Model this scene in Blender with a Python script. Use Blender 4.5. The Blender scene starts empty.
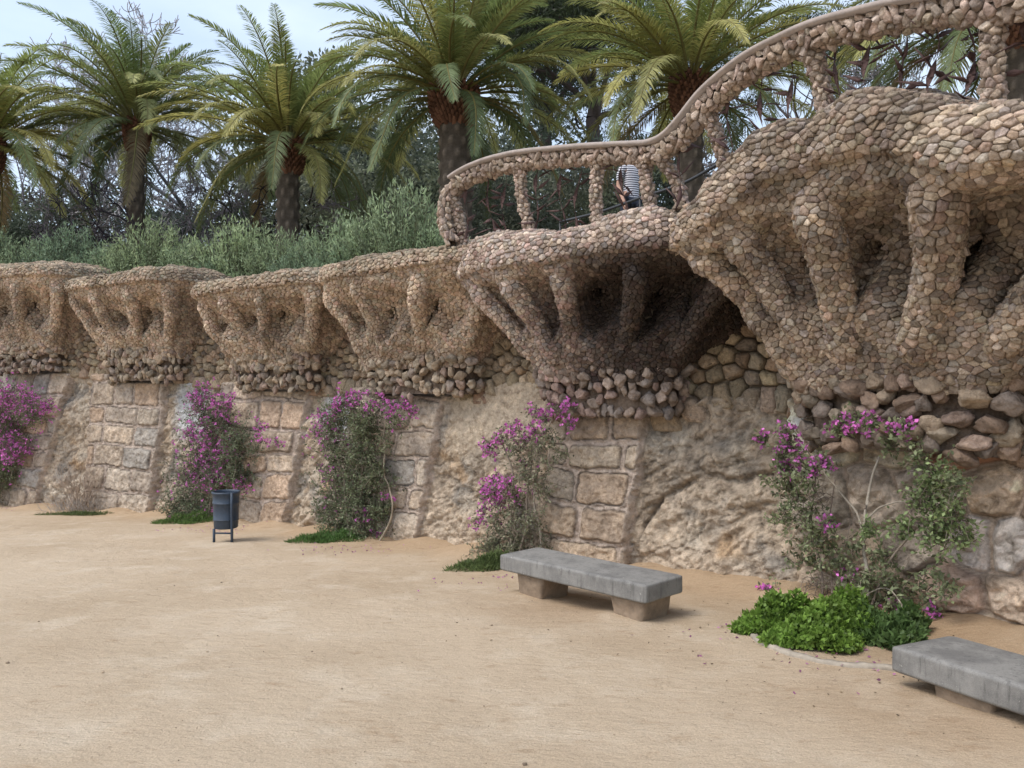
import bpy, math, random, time
import numpy as np
from mathutils import Vector, kdtree
T0=time.time()
sc=bpy.context.scene
COL=sc.collection
RNG=np.random.default_rng(7)
random.seed(7)
F=769.0; SL=-.075           # focal length in pixels, slope of the square
R=math.radians

# ------------------------------------------------------------------ numpy noise
_perm=np.random.default_rng(3).permutation(256); _perm=np.r_[_perm,_perm,_perm]
_g=np.random.default_rng(4).normal(size=(256,3)); _g/=np.linalg.norm(_g,axis=1)[:,None]
def perlin(P):
    P=np.asarray(P,float); sh=P.shape[:-1]; P=P.reshape(-1,3)
    i=np.floor(P).astype(int); f=P-i; i&=255
    u=f*f*f*(f*(f*6-15)+10)
    r=np.zeros(len(P))
    for dx in (0,1):
        for dy in (0,1):
            for dz in (0,1):
                h=_perm[_perm[_perm[(i[:,0]+dx)&255]+((i[:,1]+dy)&255)]+((i[:,2]+dz)&255)]
                d=f-np.array([dx,dy,dz])
                w=(u[:,0] if dx else 1-u[:,0])*(u[:,1] if dy else 1-u[:,1])*(u[:,2] if dz else 1-u[:,2])
                r+=w*(d*_g[h]).sum(1)
    return (r*1.5).reshape(sh)
def fbm(P,o=4,g=.5):
    P=np.asarray(P,float); a=1;r=0;t=0
    for k in range(o):
        r=r+a*perlin(P*2**k+17.3*k); t+=a; a*=g
    return r/t
def ss(a,b,x):
    t=np.clip((x-a)/(b-a),0,1); return t*t*(3-2*t)
def G2(u,v): # ground point of a pixel
    Y=1.6/((v-384)/F+SL); return np.array([(u-512)/F*Y,Y])
def zat(v,Y): return 1.6-(v-384)/F*Y
def gz(Y): return SL*Y
def PX(u,v,Y): return np.array([(u-512)/F*Y,Y,zat(v,Y)])

# ------------------------------------------------------------------ objects
def tag(o,label=None,cat=None,group=None,kind=None):
    if label:o['label']=label
    if cat:o['category']=cat
    if group:o['group']=group
    if kind:o['kind']=kind
    return o
def empty(name,loc=(0,0,0),rz=0,label=None,cat=None,group=None):
    o=bpy.data.objects.new(name,None); COL.objects.link(o)
    o.location=loc; o.rotation_euler=(0,0,rz); o.empty_display_size=.2
    return tag(o,label,cat,group)
def mk(name,V,Fs,mat,parent=None,col=None,smooth=True,world=True):
    """V (n,3); Fs: list of int arrays (m,k). vertices in world space are moved to the parent's space"""
    V=np.ascontiguousarray(V,np.float32)
    if isinstance(Fs,np.ndarray): Fs=[Fs]
    Fs=[f for f in Fs if len(f)]
    if parent is not None and world:
        rt=parent
        while rt.parent is not None: rt=rt.parent     # only the thing's root carries a transform
        l=np.array(rt.location,np.float32); a=-rt.rotation_euler.z
        V=V-l; c,s=math.cos(a),math.sin(a)
        V=np.c_[V[:,0]*c-V[:,1]*s,V[:,0]*s+V[:,1]*c,V[:,2]].astype(np.float32)
    me=bpy.data.meshes.new(name)
    me.vertices.add(len(V)); me.vertices.foreach_set('co',V.ravel())
    loops=np.concatenate([f.ravel() for f in Fs]).astype(np.int32)
    cnt=np.concatenate([np.full(len(f),f.shape[1]) for f in Fs]).astype(np.int32)
    st=np.r_[0,np.cumsum(cnt)[:-1]].astype(np.int32)
    me.loops.add(len(loops)); me.loops.foreach_set('vertex_index',loops)
    me.polygons.add(len(cnt)); me.polygons.foreach_set('loop_start',st); me.polygons.foreach_set('loop_total',cnt)
    if smooth: me.polygons.foreach_set('use_smooth',np.ones(len(cnt),bool))
    me.update(calc_edges=True)
    if col is not None:
        at=me.color_attributes.new('col','FLOAT_COLOR','POINT')
        c=np.ones((len(V),4),np.float32); c[:,:3]=col; at.data.foreach_set('color',c.ravel())
    me.materials.append(mat)
    o=bpy.data.objects.new(name,me); COL.objects.link(o)
    if parent is not None:o.parent=parent
    return o
class Acc:
    def __init__(s): s.V=[];s.C=[];s.F={};s.n=0
    def add(s,V,Fs,c=None):
        V=np.asarray(V,float).reshape(-1,3)
        if isinstance(Fs,np.ndarray):Fs=[Fs]
        for f in Fs:
            f=np.asarray(f)
            if len(f): s.F.setdefault(f.shape[1],[]).append(f+s.n)
        s.V.append(V); s.C.append(np.broadcast_to(np.array((1,1,1) if c is None else c,float),V.shape)); s.n+=len(V)
    def build(s,name,mat,parent=None,smooth=True,world=True):
        return mk(name,np.vstack(s.V),[np.vstack(f) for f in s.F.values()],mat,parent,np.vstack(s.C),smooth,world)
def gridfaces(nv,nu,closed=False):
    i=np.arange(nv-1)[:,None]*nu; j=np.arange(nu if closed else nu-1)[None]; j2=(j+1)%nu
    return np.stack([i+j,i+j2,i+nu+j2,i+nu+j],-1).reshape(-1,4)
def gridnormals(P):
    du=np.gradient(P,axis=1); dv=np.gradient(P,axis=0)
    n=np.cross(du,dv); n/=np.linalg.norm(n,axis=-1,keepdims=True)+1e-9
    return n
def dupe(o,loc=None,rz=None,sc_=None,label=None,parent=None):
    c=o.copy(); COL.objects.link(c)
    if parent is not None:c.parent=parent
    if loc is not None:c.location=loc
    if rz is not None:c.rotation_euler=(0,0,rz)
    if sc_ is not None:c.scale=(sc_ if hasattr(sc_,'__len__') else (sc_,)*3)
    if label:c['label']=label
    for ch in list(o.children): dupe(ch,parent=c)
    return c

# ------------------------------------------------------------------ materials
def mat(name,base=(1,1,1),rough=.9,attr=True,var=.25,scale=6,bump=.3,bscale=30,bdist=.02,spec=.2,tint=None,tscale=1.5,tamt=.5,translu=0,extra=None):
    m=bpy.data.materials.new(name); m.use_nodes=True; nt=m.node_tree; N=nt.nodes; L=nt.links
    b=N['Principled BSDF']; b.inputs['Roughness'].default_value=rough; b.inputs['Specular IOR Level'].default_value=spec
    tc=N.new('ShaderNodeTexCoord')
    def noise(s,det=6,rg=.6,vec=None):
        n=N.new('ShaderNodeTexNoise'); n.inputs['Scale'].default_value=s; n.inputs['Detail'].default_value=det; n.inputs['Roughness'].default_value=rg
        L.new(vec or tc.outputs['Object'],n.inputs['Vector']); return n
    def mix(mode,a,bb,f=1.0):
        x=N.new('ShaderNodeMix'); x.data_type='RGBA'; x.blend_type=mode; x.clamp_result=False
        for sock,v in ((x.inputs[6],a),(x.inputs[7],bb)):
            if hasattr(v,'links'): L.new(v,sock)
            else: sock.default_value=(*v,1)
        if hasattr(f,'links'): L.new(f,x.inputs[0])
        else:x.inputs[0].default_value=f
        return x.outputs[2]
    if attr:
        a=N.new('ShaderNodeAttribute'); a.attribute_name='col'
        c=mix('MULTIPLY',a.outputs['Color'],base)
    else:
        rgb=N.new('ShaderNodeRGB'); rgb.outputs[0].default_value=(*base,1); c=rgb.outputs[0]
    if tint is not None:
        n=noise(tscale,5,.6); r=N.new('ShaderNodeValToRGB'); r.color_ramp.elements[0].position=.45; r.color_ramp.elements[1].position=.62
        L.new(n.outputs['Fac'],r.inputs[0]); ml=N.new('ShaderNodeMath'); ml.operation='MULTIPLY'; ml.inputs[1].default_value=tamt
        L.new(r.outputs[0],ml.inputs[0]); c=mix('MIX',c,tint,ml.outputs[0])
    if var:
        n=noise(scale,8,.7); mr=N.new('ShaderNodeMapRange'); mr.inputs['From Min'].default_value=.25; mr.inputs['From Max'].default_value=.75
        mr.inputs['To Min'].default_value=1-var; mr.inputs['To Max'].default_value=1+var; L.new(n.outputs['Fac'],mr.inputs['Value'])
        c=mix('MULTIPLY',c,mr.outputs[0])
    L.new(c,b.inputs['Base Color'])
    if bump:
        n=noise(bscale,7,.65); bp=N.new('ShaderNodeBump'); bp.inputs['Strength'].default_value=bump; bp.inputs['Distance'].default_value=bdist
        L.new(n.outputs['Fac'],bp.inputs['Height']); L.new(bp.outputs[0],b.inputs['Normal'])
    if translu:
        t=N.new('ShaderNodeBsdfTranslucent'); L.new(c,t.inputs['Color']); ms=N.new('ShaderNodeMixShader'); ms.inputs[0].default_value=translu
        L.new(b.outputs[0],ms.inputs[1]); L.new(t.outputs[0],ms.inputs[2]); L.new(ms.outputs[0],N['Material Output'].inputs['Surface'])
    if extra: extra(m,nt,b,c,mix,noise,tc)
    return m
M={}
def pits(sc1,dark,sc2):
    def f(m,nt,b,c,mix,noise,tc):
        N=nt.nodes;L=nt.links
        def rp(n,lo,hi):
            r_=N.new('ShaderNodeMapRange'); r_.inputs['From Min'].default_value=lo;r_.inputs['From Max'].default_value=hi; L.new(n.outputs['Fac'],r_.inputs['Value']); return r_.outputs[0]
        c1=mix('MULTIPLY',c,dark,rp(noise(sc1,8,.75),.50,.66)); c2=mix('MULTIPLY',c1,(1.35,1.33,1.28),rp(noise(sc2,8,.75),.52,.70)); L.new(c2,b.inputs['Base Color'])
    return f
M['stone']=mat('scale_stone',var=.40,scale=30,bump=1.0,bscale=38,bdist=.022,extra=pits(22,(.55,.52,.48),13))
M['mortar']=mat('dark_mortar',base=(.22,.175,.13),attr=False,var=.3,scale=9,bump=.6,bscale=25)
M['rock']=mat('natural_rock',var=.42,scale=12,bump=1.0,bscale=15,bdist=.055,extra=pits(9,(.58,.54,.50),5))
def perobj(m,nt,b,c,mix,noise,tc):
    N=nt.nodes;L=nt.links; o=N.new('ShaderNodeObjectInfo'); cr_=N.new('ShaderNodeValToRGB'); cr_.color_ramp.elements[0].color=(.78,.82,.80,1); cr_.color_ramp.elements[1].color=(1.25,1.16,.98,1); L.new(o.outputs['Random'],cr_.inputs[0])
    x=mix('MULTIPLY',c,cr_.outputs[0]); L.new(x,b.inputs['Base Color'])
    for n in N:
        if n.type=='BSDF_TRANSLUCENT': L.new(x,n.inputs['Color'])
M['leaf']=mat('leaf',var=.25,scale=5,bump=0,rough=.55,spec=.35,translu=.38,extra=perobj)
M['bark']=mat('bark',var=.35,scale=12,bump=.7,bscale=25,bdist=.03)
M['petal']=mat('petal',var=.2,scale=9,bump=0,rough=.6,translu=.3)
M['rust']=mat('rusted_iron',base=(.10,.06,.055),attr=False,var=.4,scale=15,bump=.4,bscale=50,rough=.75,spec=.3)
M['steel']=mat('dark_steel',base=(.03,.032,.035),attr=False,var=.2,bump=0,rough=.45,spec=.5)
M['coping']=mat('smooth_coping',base=(.36,.31,.28),attr=False,var=.25,scale=10,bump=.3,bscale=60,bdist=.005)
M['bin']=mat('blue_grey_paint',base=(.040,.058,.085),attr=False,var=.25,scale=7,bump=.1,bscale=30,rough=.5,spec=.4)

# ------------------------------------------------------------------ wall path in plan
pts=[(-62,44),G2(-330,482),G2(-160,492),G2(0,505),G2(140,513),G2(265,525),G2(430,545),(1.35,9.59),(2.9,8.3),(4.0,6.6),(4.9,4.9),(5.8,3.0),(6.7,1.1),(8,-2)]
def catrom(P,n=40):
    P=np.array(P,float); Q=np.vstack([2*P[0]-P[1],P,2*P[-1]-P[-2]]); o=[]
    for i in range(1,len(Q)-2):
        p0,p1,p2,p3=Q[i-1:i+3]
        t=np.linspace(0,1,n,endpoint=False)[:,None]
        o.append(.5*((2*p1)+(-p0+p2)*t+(2*p0-5*p1+4*p2-p3)*t*t+(-p0+3*p1-3*p2+p3)*t**3))
    return np.vstack(o+[P[-1:]])
D=catrom(pts)
for _ in range(60): D[1:-1]=.25*D[:-2]+.5*D[1:-1]+.25*D[2:]
Ls=np.r_[0,np.cumsum(np.hypot(*np.diff(D,axis=0).T))]
Td=np.gradient(D,Ls,axis=0); Td/=np.hypot(*Td.T)[:,None]
for _ in range(80): Td[1:-1]=.25*Td[:-2]+.5*Td[1:-1]+.25*Td[2:]
Td/=np.hypot(*Td.T)[:,None]
Nd=np.c_[Td[:,1],-Td[:,0]]
def W(s,d,z):
    s=np.asarray(s,float); d=np.asarray(d,float); z=np.asarray(z,float)
    s,d,z=np.broadcast_arrays(s,d,z)
    x=np.interp(s,Ls,D[:,0])+np.interp(s,Ls,Nd[:,0])*d
    y=np.interp(s,Ls,D[:,1])+np.interp(s,Ls,Nd[:,1])*d
    return np.stack([x,y,z],-1)
def s_at(u,d=0):
    Q=D+Nd*d; ok=Q[:,1]>.8; U=np.where(ok,512+F*Q[:,0]/np.maximum(Q[:,1],.8),1e5)
    i=np.where((U[:-1]<u)&(U[1:]>=u))[0][0]; t=(u-U[i])/(U[i+1]-U[i]); return Ls[i]+t*(Ls[i+1]-Ls[i])
def Yat(s): return np.interp(s,Ls,D[:,1])
def zw(u,v,d=0):
    s=s_at(u,d); return zat(v,float(W(s,d,0)[1]))

S0=s_at(30,.2)
# centre s, half width bottom / top, protrusion bottom / top, z bottom of the collar, collar height, z rim
def cb(uc,wb,wt,pb,pt,vb,col,vt,ut,**k):
    c=s_at(uc,.25); d=dict(c=c,wb=wb,wt=wt,pb=pb,pt=pt,zc=zw(uc,vb,pb),ch=col)
    d['zt']=zw(ut,vt,pt); d.update(k); return d
CB=[cb(20,1.25,1.95,.35,1.25,372,.5,266,10,r=.064),
    cb(138,1.3,1.95,.35,1.25,382,.55,276,100,r=.064),
    cb(268,1.25,1.9,.35,1.2,391,.5,280,230,r=.062),
    cb(412,1.2,1.85,.35,1.2,396,.45,262,350,r=.058),
    cb(598,1.0,2.15,.35,1.35,418,.5,250,520,r=.056,pillow=.16,sh=.45),
    cb(890,1.05,2.95,.4,1.6,455,.6,140,850,r=.061,pillow=.20,drop=.34,sh=.60)]
# two more to the left and one to the right, beyond the frame
for q in (1,2,3):
    b=dict(CB[0]); 
    if q==1: base=dict(CB[0])
    b=dict(base); b['c']=base['c']-4.0*q; b['zc']+=.02*q; b['zt']+=.05*q; b['r']=.14; CB.insert(0,b)
b=dict(CB[-1]); b['c']+=4.4; b['zc']+=.25; b['zt']+=.1; b['r']=.13; CB.append(b)
for i,c in enumerate(CB): print(i,{k:round(v,2) for k,v in c.items()})

wall=empty('retaining_wall',(*D[np.searchsorted(Ls,CB[6]['c'])],gz(12)),0,'long rough stone retaining wall with overhanging cobbled planters above the sandy square','wall')

def cobble(name,P,N,r,h,parent,pal,anis=1.2,seed=0,matl=None,tilt=.25,shrink=.95,low=.18,sink=.6,colf=None,hj=(.6,1.5)):
    """cover sampled surface points P with normals N with fitted flat stones at about r spacing"""
    rg=np.random.default_rng(seed); idx=rg.permutation(len(P)); P=P[idx];N=N[idx]
    sx=np.array([1,1,anis]); Q=P*sx; RM=1.38; mult=rg.uniform(.72,RM,len(P)); rr2=((r*mult)**2).tolist(); cell=np.floor(Q/(r*RM)).astype(int).tolist(); Ql=Q.tolist()
    grid={}; keep=[]
    offs=[(a,b,c) for a in (-1,0,1) for b in (-1,0,1) for c in (-1,0,1)]
    for i,(cx,cy,cz) in enumerate(cell):
        q=Ql[i]; ok=True
        for o in offs:
            for p in grid.get((cx+o[0],cy+o[1],cz+o[2]),()):
                if (p[0]-q[0])**2+(p[1]-q[1])**2+(p[2]-q[2])**2<rr2[i]: ok=False;break
            if not ok:break
        if ok: grid.setdefault((cx,cy,cz),[]).append(q); keep.append(i)
    P=P[keep];N=N[keep];Q=Q[keep]
    kd=kdtree.KDTree(len(Q))
    for i,q in enumerate(Q): kd.insert(q,i)
    kd.balance()
    A=Acc()
    U=np.cross(np.array([0,0,1.]),N); l=np.linalg.norm(U,axis=1); U[l<.1]=(1,0,0); U/=np.linalg.norm(U,axis=1)[:,None]
    V=np.cross(N,U); V/=np.linalg.norm(V,axis=1)[:,None]
    pal=np.array(pal); pid=rg.choice(len(pal),len(P)); 
    for i in range(len(P)):
        p=P[i];u=U[i];v=V[i];n=N[i]; an=math.sqrt(1+(anis**2-1)*v[2]**2)
        R_=1.35*r
        poly=[(-R_,-R_),(R_,-R_),(R_,R_),(-R_,R_)]
        for (co,j,dd) in kd.find_n(Q[i],14):
            if j==i or dd>2.4*r: continue
            e=P[j]-p; ex=float(e@u); ey=float(e@v)*an
            if abs(float(e@n))>1.2*r: continue
            k=(ex*ex+ey*ey)/2
            if k<1e-9: continue
            new=[]; m=len(poly)
            for a in range(m):
                A0=poly[a];B0=poly[(a+1)%m]
                da=A0[0]*ex+A0[1]*ey-k; db=B0[0]*ex+B0[1]*ey-k
                if da<=0:new.append(A0)
                if (da<0)!=(db<0) and da!=db:
                    t=da/(da-db); new.append((A0[0]+t*(B0[0]-A0[0]),A0[1]+t*(B0[1]-A0[1])))
            poly=new
            if len(poly)<3:break
        if len(poly)<3: continue
        q=np.array(poly); q[:,1]/=an; q=np.clip(q,-1.25*r,1.25*r)
        q2=np.empty((2*len(q),2)); nx=np.roll(q,-1,0); q2[0::2]=q*.86+nx*.14; q2[1::2]=q*.14+nx*.86
        ce=q2.mean(0); m=len(q2); q2=(q2-ce); 
        q2*=1+rg.uniform(-.07,.07,(m,1))
        hh=h*rg.uniform(*hj); tx,ty=rg.normal(0,tilt,2); ty-=low
        rings=[(1.02,-sink),(shrink,.35),(shrink*.88,.92),(.5,1.0)]
        vs=[]
        for kk,(s_,z_) in enumerate(rings):
            w=q2*s_; zz=hh*z_+(tx*w[:,0]+ty*w[:,1])*(1 if z_>0 else 0)*.6+ (rg.normal(0,.15*hh,m) if kk>0 else 0)
            vs.append(p+np.outer(w[:,0]+ce[0],u)+np.outer(w[:,1]+ce[1],v)+np.outer(zz,n))
        vs.append((p+ce[0]*u+ce[1]*v+n*hh*rg.uniform(.85,1.15))[None])
        a=np.arange(m);bq=(a+1)%m
        fq=np.vstack([np.c_[a+k*m,bq+k*m,bq+(k+1)*m,a+(k+1)*m] for k in range(3)])
        ft=np.c_[a+3*m,bq+3*m,np.full(m,4*m)]
        c=pal[pid[i]]*rg.uniform(.72,1.28)*(1+rg.normal(0,.018,3))
        if colf is not None: c=colf(p,c)
        A.add(np.vstack(vs),[fq,ft],np.clip(c,.01,.8))
    return A.build(name,matl or M['stone'],parent)

def sweep_samples(pts,rx,ry,ns,rg,k=1):
    pts=np.asarray(pts); d=np.gradient(pts,axis=0); d/=np.linalg.norm(d,axis=1)[:,None]
    t=rg.uniform(0,len(pts)-1.001,ns); i=t.astype(int); f=(t-i)[:,None]
    p=pts[i]*(1-f)+pts[i+1]*f; dr=d[i]*(1-f)+d[i+1]*f; dr/=np.linalg.norm(dr,axis=1)[:,None]
    u=np.cross(dr,np.array([.02,.03,1.])); l=np.linalg.norm(u,axis=1)[:,None]; u=np.where(l<.2,np.cross(dr,np.array([1,.2,0])),u); u/=np.linalg.norm(u,axis=1)[:,None]; v=np.cross(u,dr)
    a=rg.uniform(0,2*math.pi,ns); rxx=np.interp(t,np.arange(len(pts)),np.broadcast_to(rx,len(pts)))[:,None]; ryy=np.interp(t,np.arange(len(pts)),np.broadcast_to(ry,len(pts)))[:,None]
    ca=np.cos(a)[:,None];sa=np.sin(a)[:,None]
    P=p+u*ca*rxx+v*sa*ryy; N=u*ca/rxx+v*sa/ryy; N/=np.linalg.norm(N,axis=1)[:,None]
    return P,N
def sect(w,p,n=260,back=-.35,e=.6):
    ph=np.linspace(math.pi,0,n); x=w*np.sign(np.cos(ph))*np.abs(np.cos(ph))**e; d=p*np.abs(np.sin(ph))**e
    x=np.r_[-w,x,w]; d=np.r_[back,d,back]
    return x,d
def corbel_surface(c,nu=250,nv=150,inset=0):
    hs=np.r_[np.linspace(0,1,nv),1+np.linspace(.02,.5,int(nv*.35))]
    H=c['zt']-(c['zc']+c['ch'])
    rows=[]; tt=np.linspace(0,1,nu)
    for h in hs:
        hh=min(h,1); f=ss(0,1,hh/.86)*.55+min(hh/.86,1)*.45
        f=f+.0
        w=c['wb']+(c['wt']-c['wb'])*f; g=min(hh/.9,1)**1.05; p=c['pb']+(c['pt']-c['pb'])*(g*.6+.4*ss(0,1,g))
        z=c['zc']+c['ch']+H*hh
        if h>.93: # rim roll
            w*=1-.03*((h-.93)/.07 if h<1 else 1); 
        if h>1:
            q=(h-1)/.5; w*=1-.45*q; p=p*(1-.8*q)-.05*q; z+=H*.11*math.sin(min(q*1.4,1.57))+.02
        x,d=sect(w,p,e=.47); L=np.r_[0,np.cumsum(np.hypot(np.diff(x),np.diff(d)))]; L/=L[-1]
        rows.append((np.interp(tt,L,x)+c.get('sh',.42)*(f if h<1 else 1),np.interp(tt,L,d),np.full(nu,z)))
    X=np.array([r[0] for r in rows]);Dd=np.array([r[1] for r in rows]);Z=np.array([r[2] for r in rows])
    P=W(c['c']+X,Dd,Z); N=gridnormals(P)
    t=tt[None,:]; h=hs[:,None]
    lean=(h-.5)*.0
    ribs=c.get('ribs',(.21,.405,.60,.80)); sg=c.get('sg',.030)
    jr=np.random.default_rng(int(c['c']*100)); Rb=np.zeros(np.broadcast(t,h).shape); ribs=tuple(x_+jr.uniform(-.012,.012) for x_ in ribs)
    for j,rb in enumerate(ribs): tc_=rb+.010*np.sin(h*5+j*2); Rb=np.maximum(Rb,np.exp(-(np.abs(t-tc_)/sg)**3))
    inside=ss(ribs[0]-.02,ribs[0]+.02,t)*(1-ss(ribs[-1]-.02,ribs[-1]+.02,t))
    side=ss(.03,.08,t)*(1-ss(ribs[0]-.05,ribs[0],t))+ss(ribs[-1],ribs[-1]+.05,t)*(1-ss(.92,.97,t))
    jag=.06*np.sin(t*41+c['c'])
    B=ss(.30+jag,.39+jag,h)*(1-.92*ss(.48+jag*.5,.86,h))
    Bs=ss(.12,.5,h)*(1-ss(.6,.9,h))
    sc_=c.get('nd',.24)*jr.uniform(.85,1.25)
    dep=sc_*B*(1-.45*Rb)*inside+ .16*Bs*side-.03*Rb*ss(.02,.3,h)*(1-ss(.72,.86,h))-.06*ss(.86,.90,h)*(1-ss(.97,1.03,h))
    for j,rb in enumerate(ribs[:-1]):   # small dark pockets beside the ribs
        dep=dep+.50*np.exp(-np.abs((t-rb-sg*1.35)/.013)**4-np.abs((h-.44-.03*((j*7)%3-1))/.042)**4)
    if c.get('pillow'):
        hump=np.abs(np.sin((t*4.2+.1)*math.pi))**.6
        Z2=c['pillow']*hump*ss(.8,1.02,h)*(1-.4*ss(1.1,1.5,h))
        P[...,2]+=Z2-c.get('drop',0)*(1-ss(-1.5,-.2,X))*ss(.5,1,h)+(c.get('drop',0)>0)*ss(.6,1,h)*(.13*np.exp(-((X-.15)/.7)**2)-.33*ss(.7,1.7,X)); dep=dep-.10*hump*ss(.7,.95,h)*(1-ss(1.05,1.4,h))
    nz=fbm(P*1.3+c['c'],3)*.13+fbm(P*4,2)*.04
    H0=P+N*nz[...,None]; N0=N.copy(); P=P-N*(dep-nz)[...,None]; N=gridnormals(P)
    # outwards
    mid=W(c['c'],-1,(c['zc']+c['zt'])/2)
    if ((P-mid)*N).sum()<0: N=-N
    if ((H0-mid)*N0).sum()<0: N0=-N0
    return P,N,hs,(H0,N0,ribs,tt)

PAL_A=[(.38,.295,.22),(.36,.28,.21),(.42,.33,.25),(.34,.265,.20),(.39,.29,.22),(.36,.305,.24)]
PAL_B=[(.24,.19,.155),(.20,.16,.13),(.30,.24,.20),(.26,.19,.16),(.22,.19,.17),(.34,.28,.23)]
PAL_C=[(.36,.285,.22),(.33,.26,.20),(.41,.33,.255),(.28,.22,.17),(.36,.30,.24),(.36,.27,.20),(.34,.29,.25),(.22,.175,.14)]
PAL_R=[(.26,.22,.17),(.30,.25,.19),(.23,.19,.16),(.33,.26,.19),(.28,.21,.17)]

_ico={}
def ico(sub):
    if sub not in _ico:
        import bmesh
        bm=bmesh.new(); bmesh.ops.create_icosphere(bm,subdivisions=sub,radius=1)
        _ico[sub]=(np.array([v.co[:] for v in bm.verts]),np.array([[v.index for v in f.verts] for f in bm.faces])); bm.free()
    return _ico[sub]
def rockverts(rg,size,sub=3,cut=7,amp=.22):
    V,Fc=ico(sub); V=V.copy(); o=rg.uniform(-50,50,3)
    for _ in range(cut):
        n=rg.normal(size=3); n/=np.linalg.norm(n); k=rg.uniform(.5,.8); dd=V@n; m=dd>k; V[m]-=np.outer((dd[m]-k)*.9,n)
    V*=(1+amp*perlin(V*1.5+o)+amp*.4*perlin(V*4+o))[:,None]
    return V*np.array(size),Fc
def place(V,pos,u,n,tw=0):
    z=np.array([0,0,1.]); 
    return pos+np.outer(V[:,0],u)+np.outer(V[:,1],n)+np.outer(V[:,2],z)+np.outer(V[:,0]*tw,z)

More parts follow.
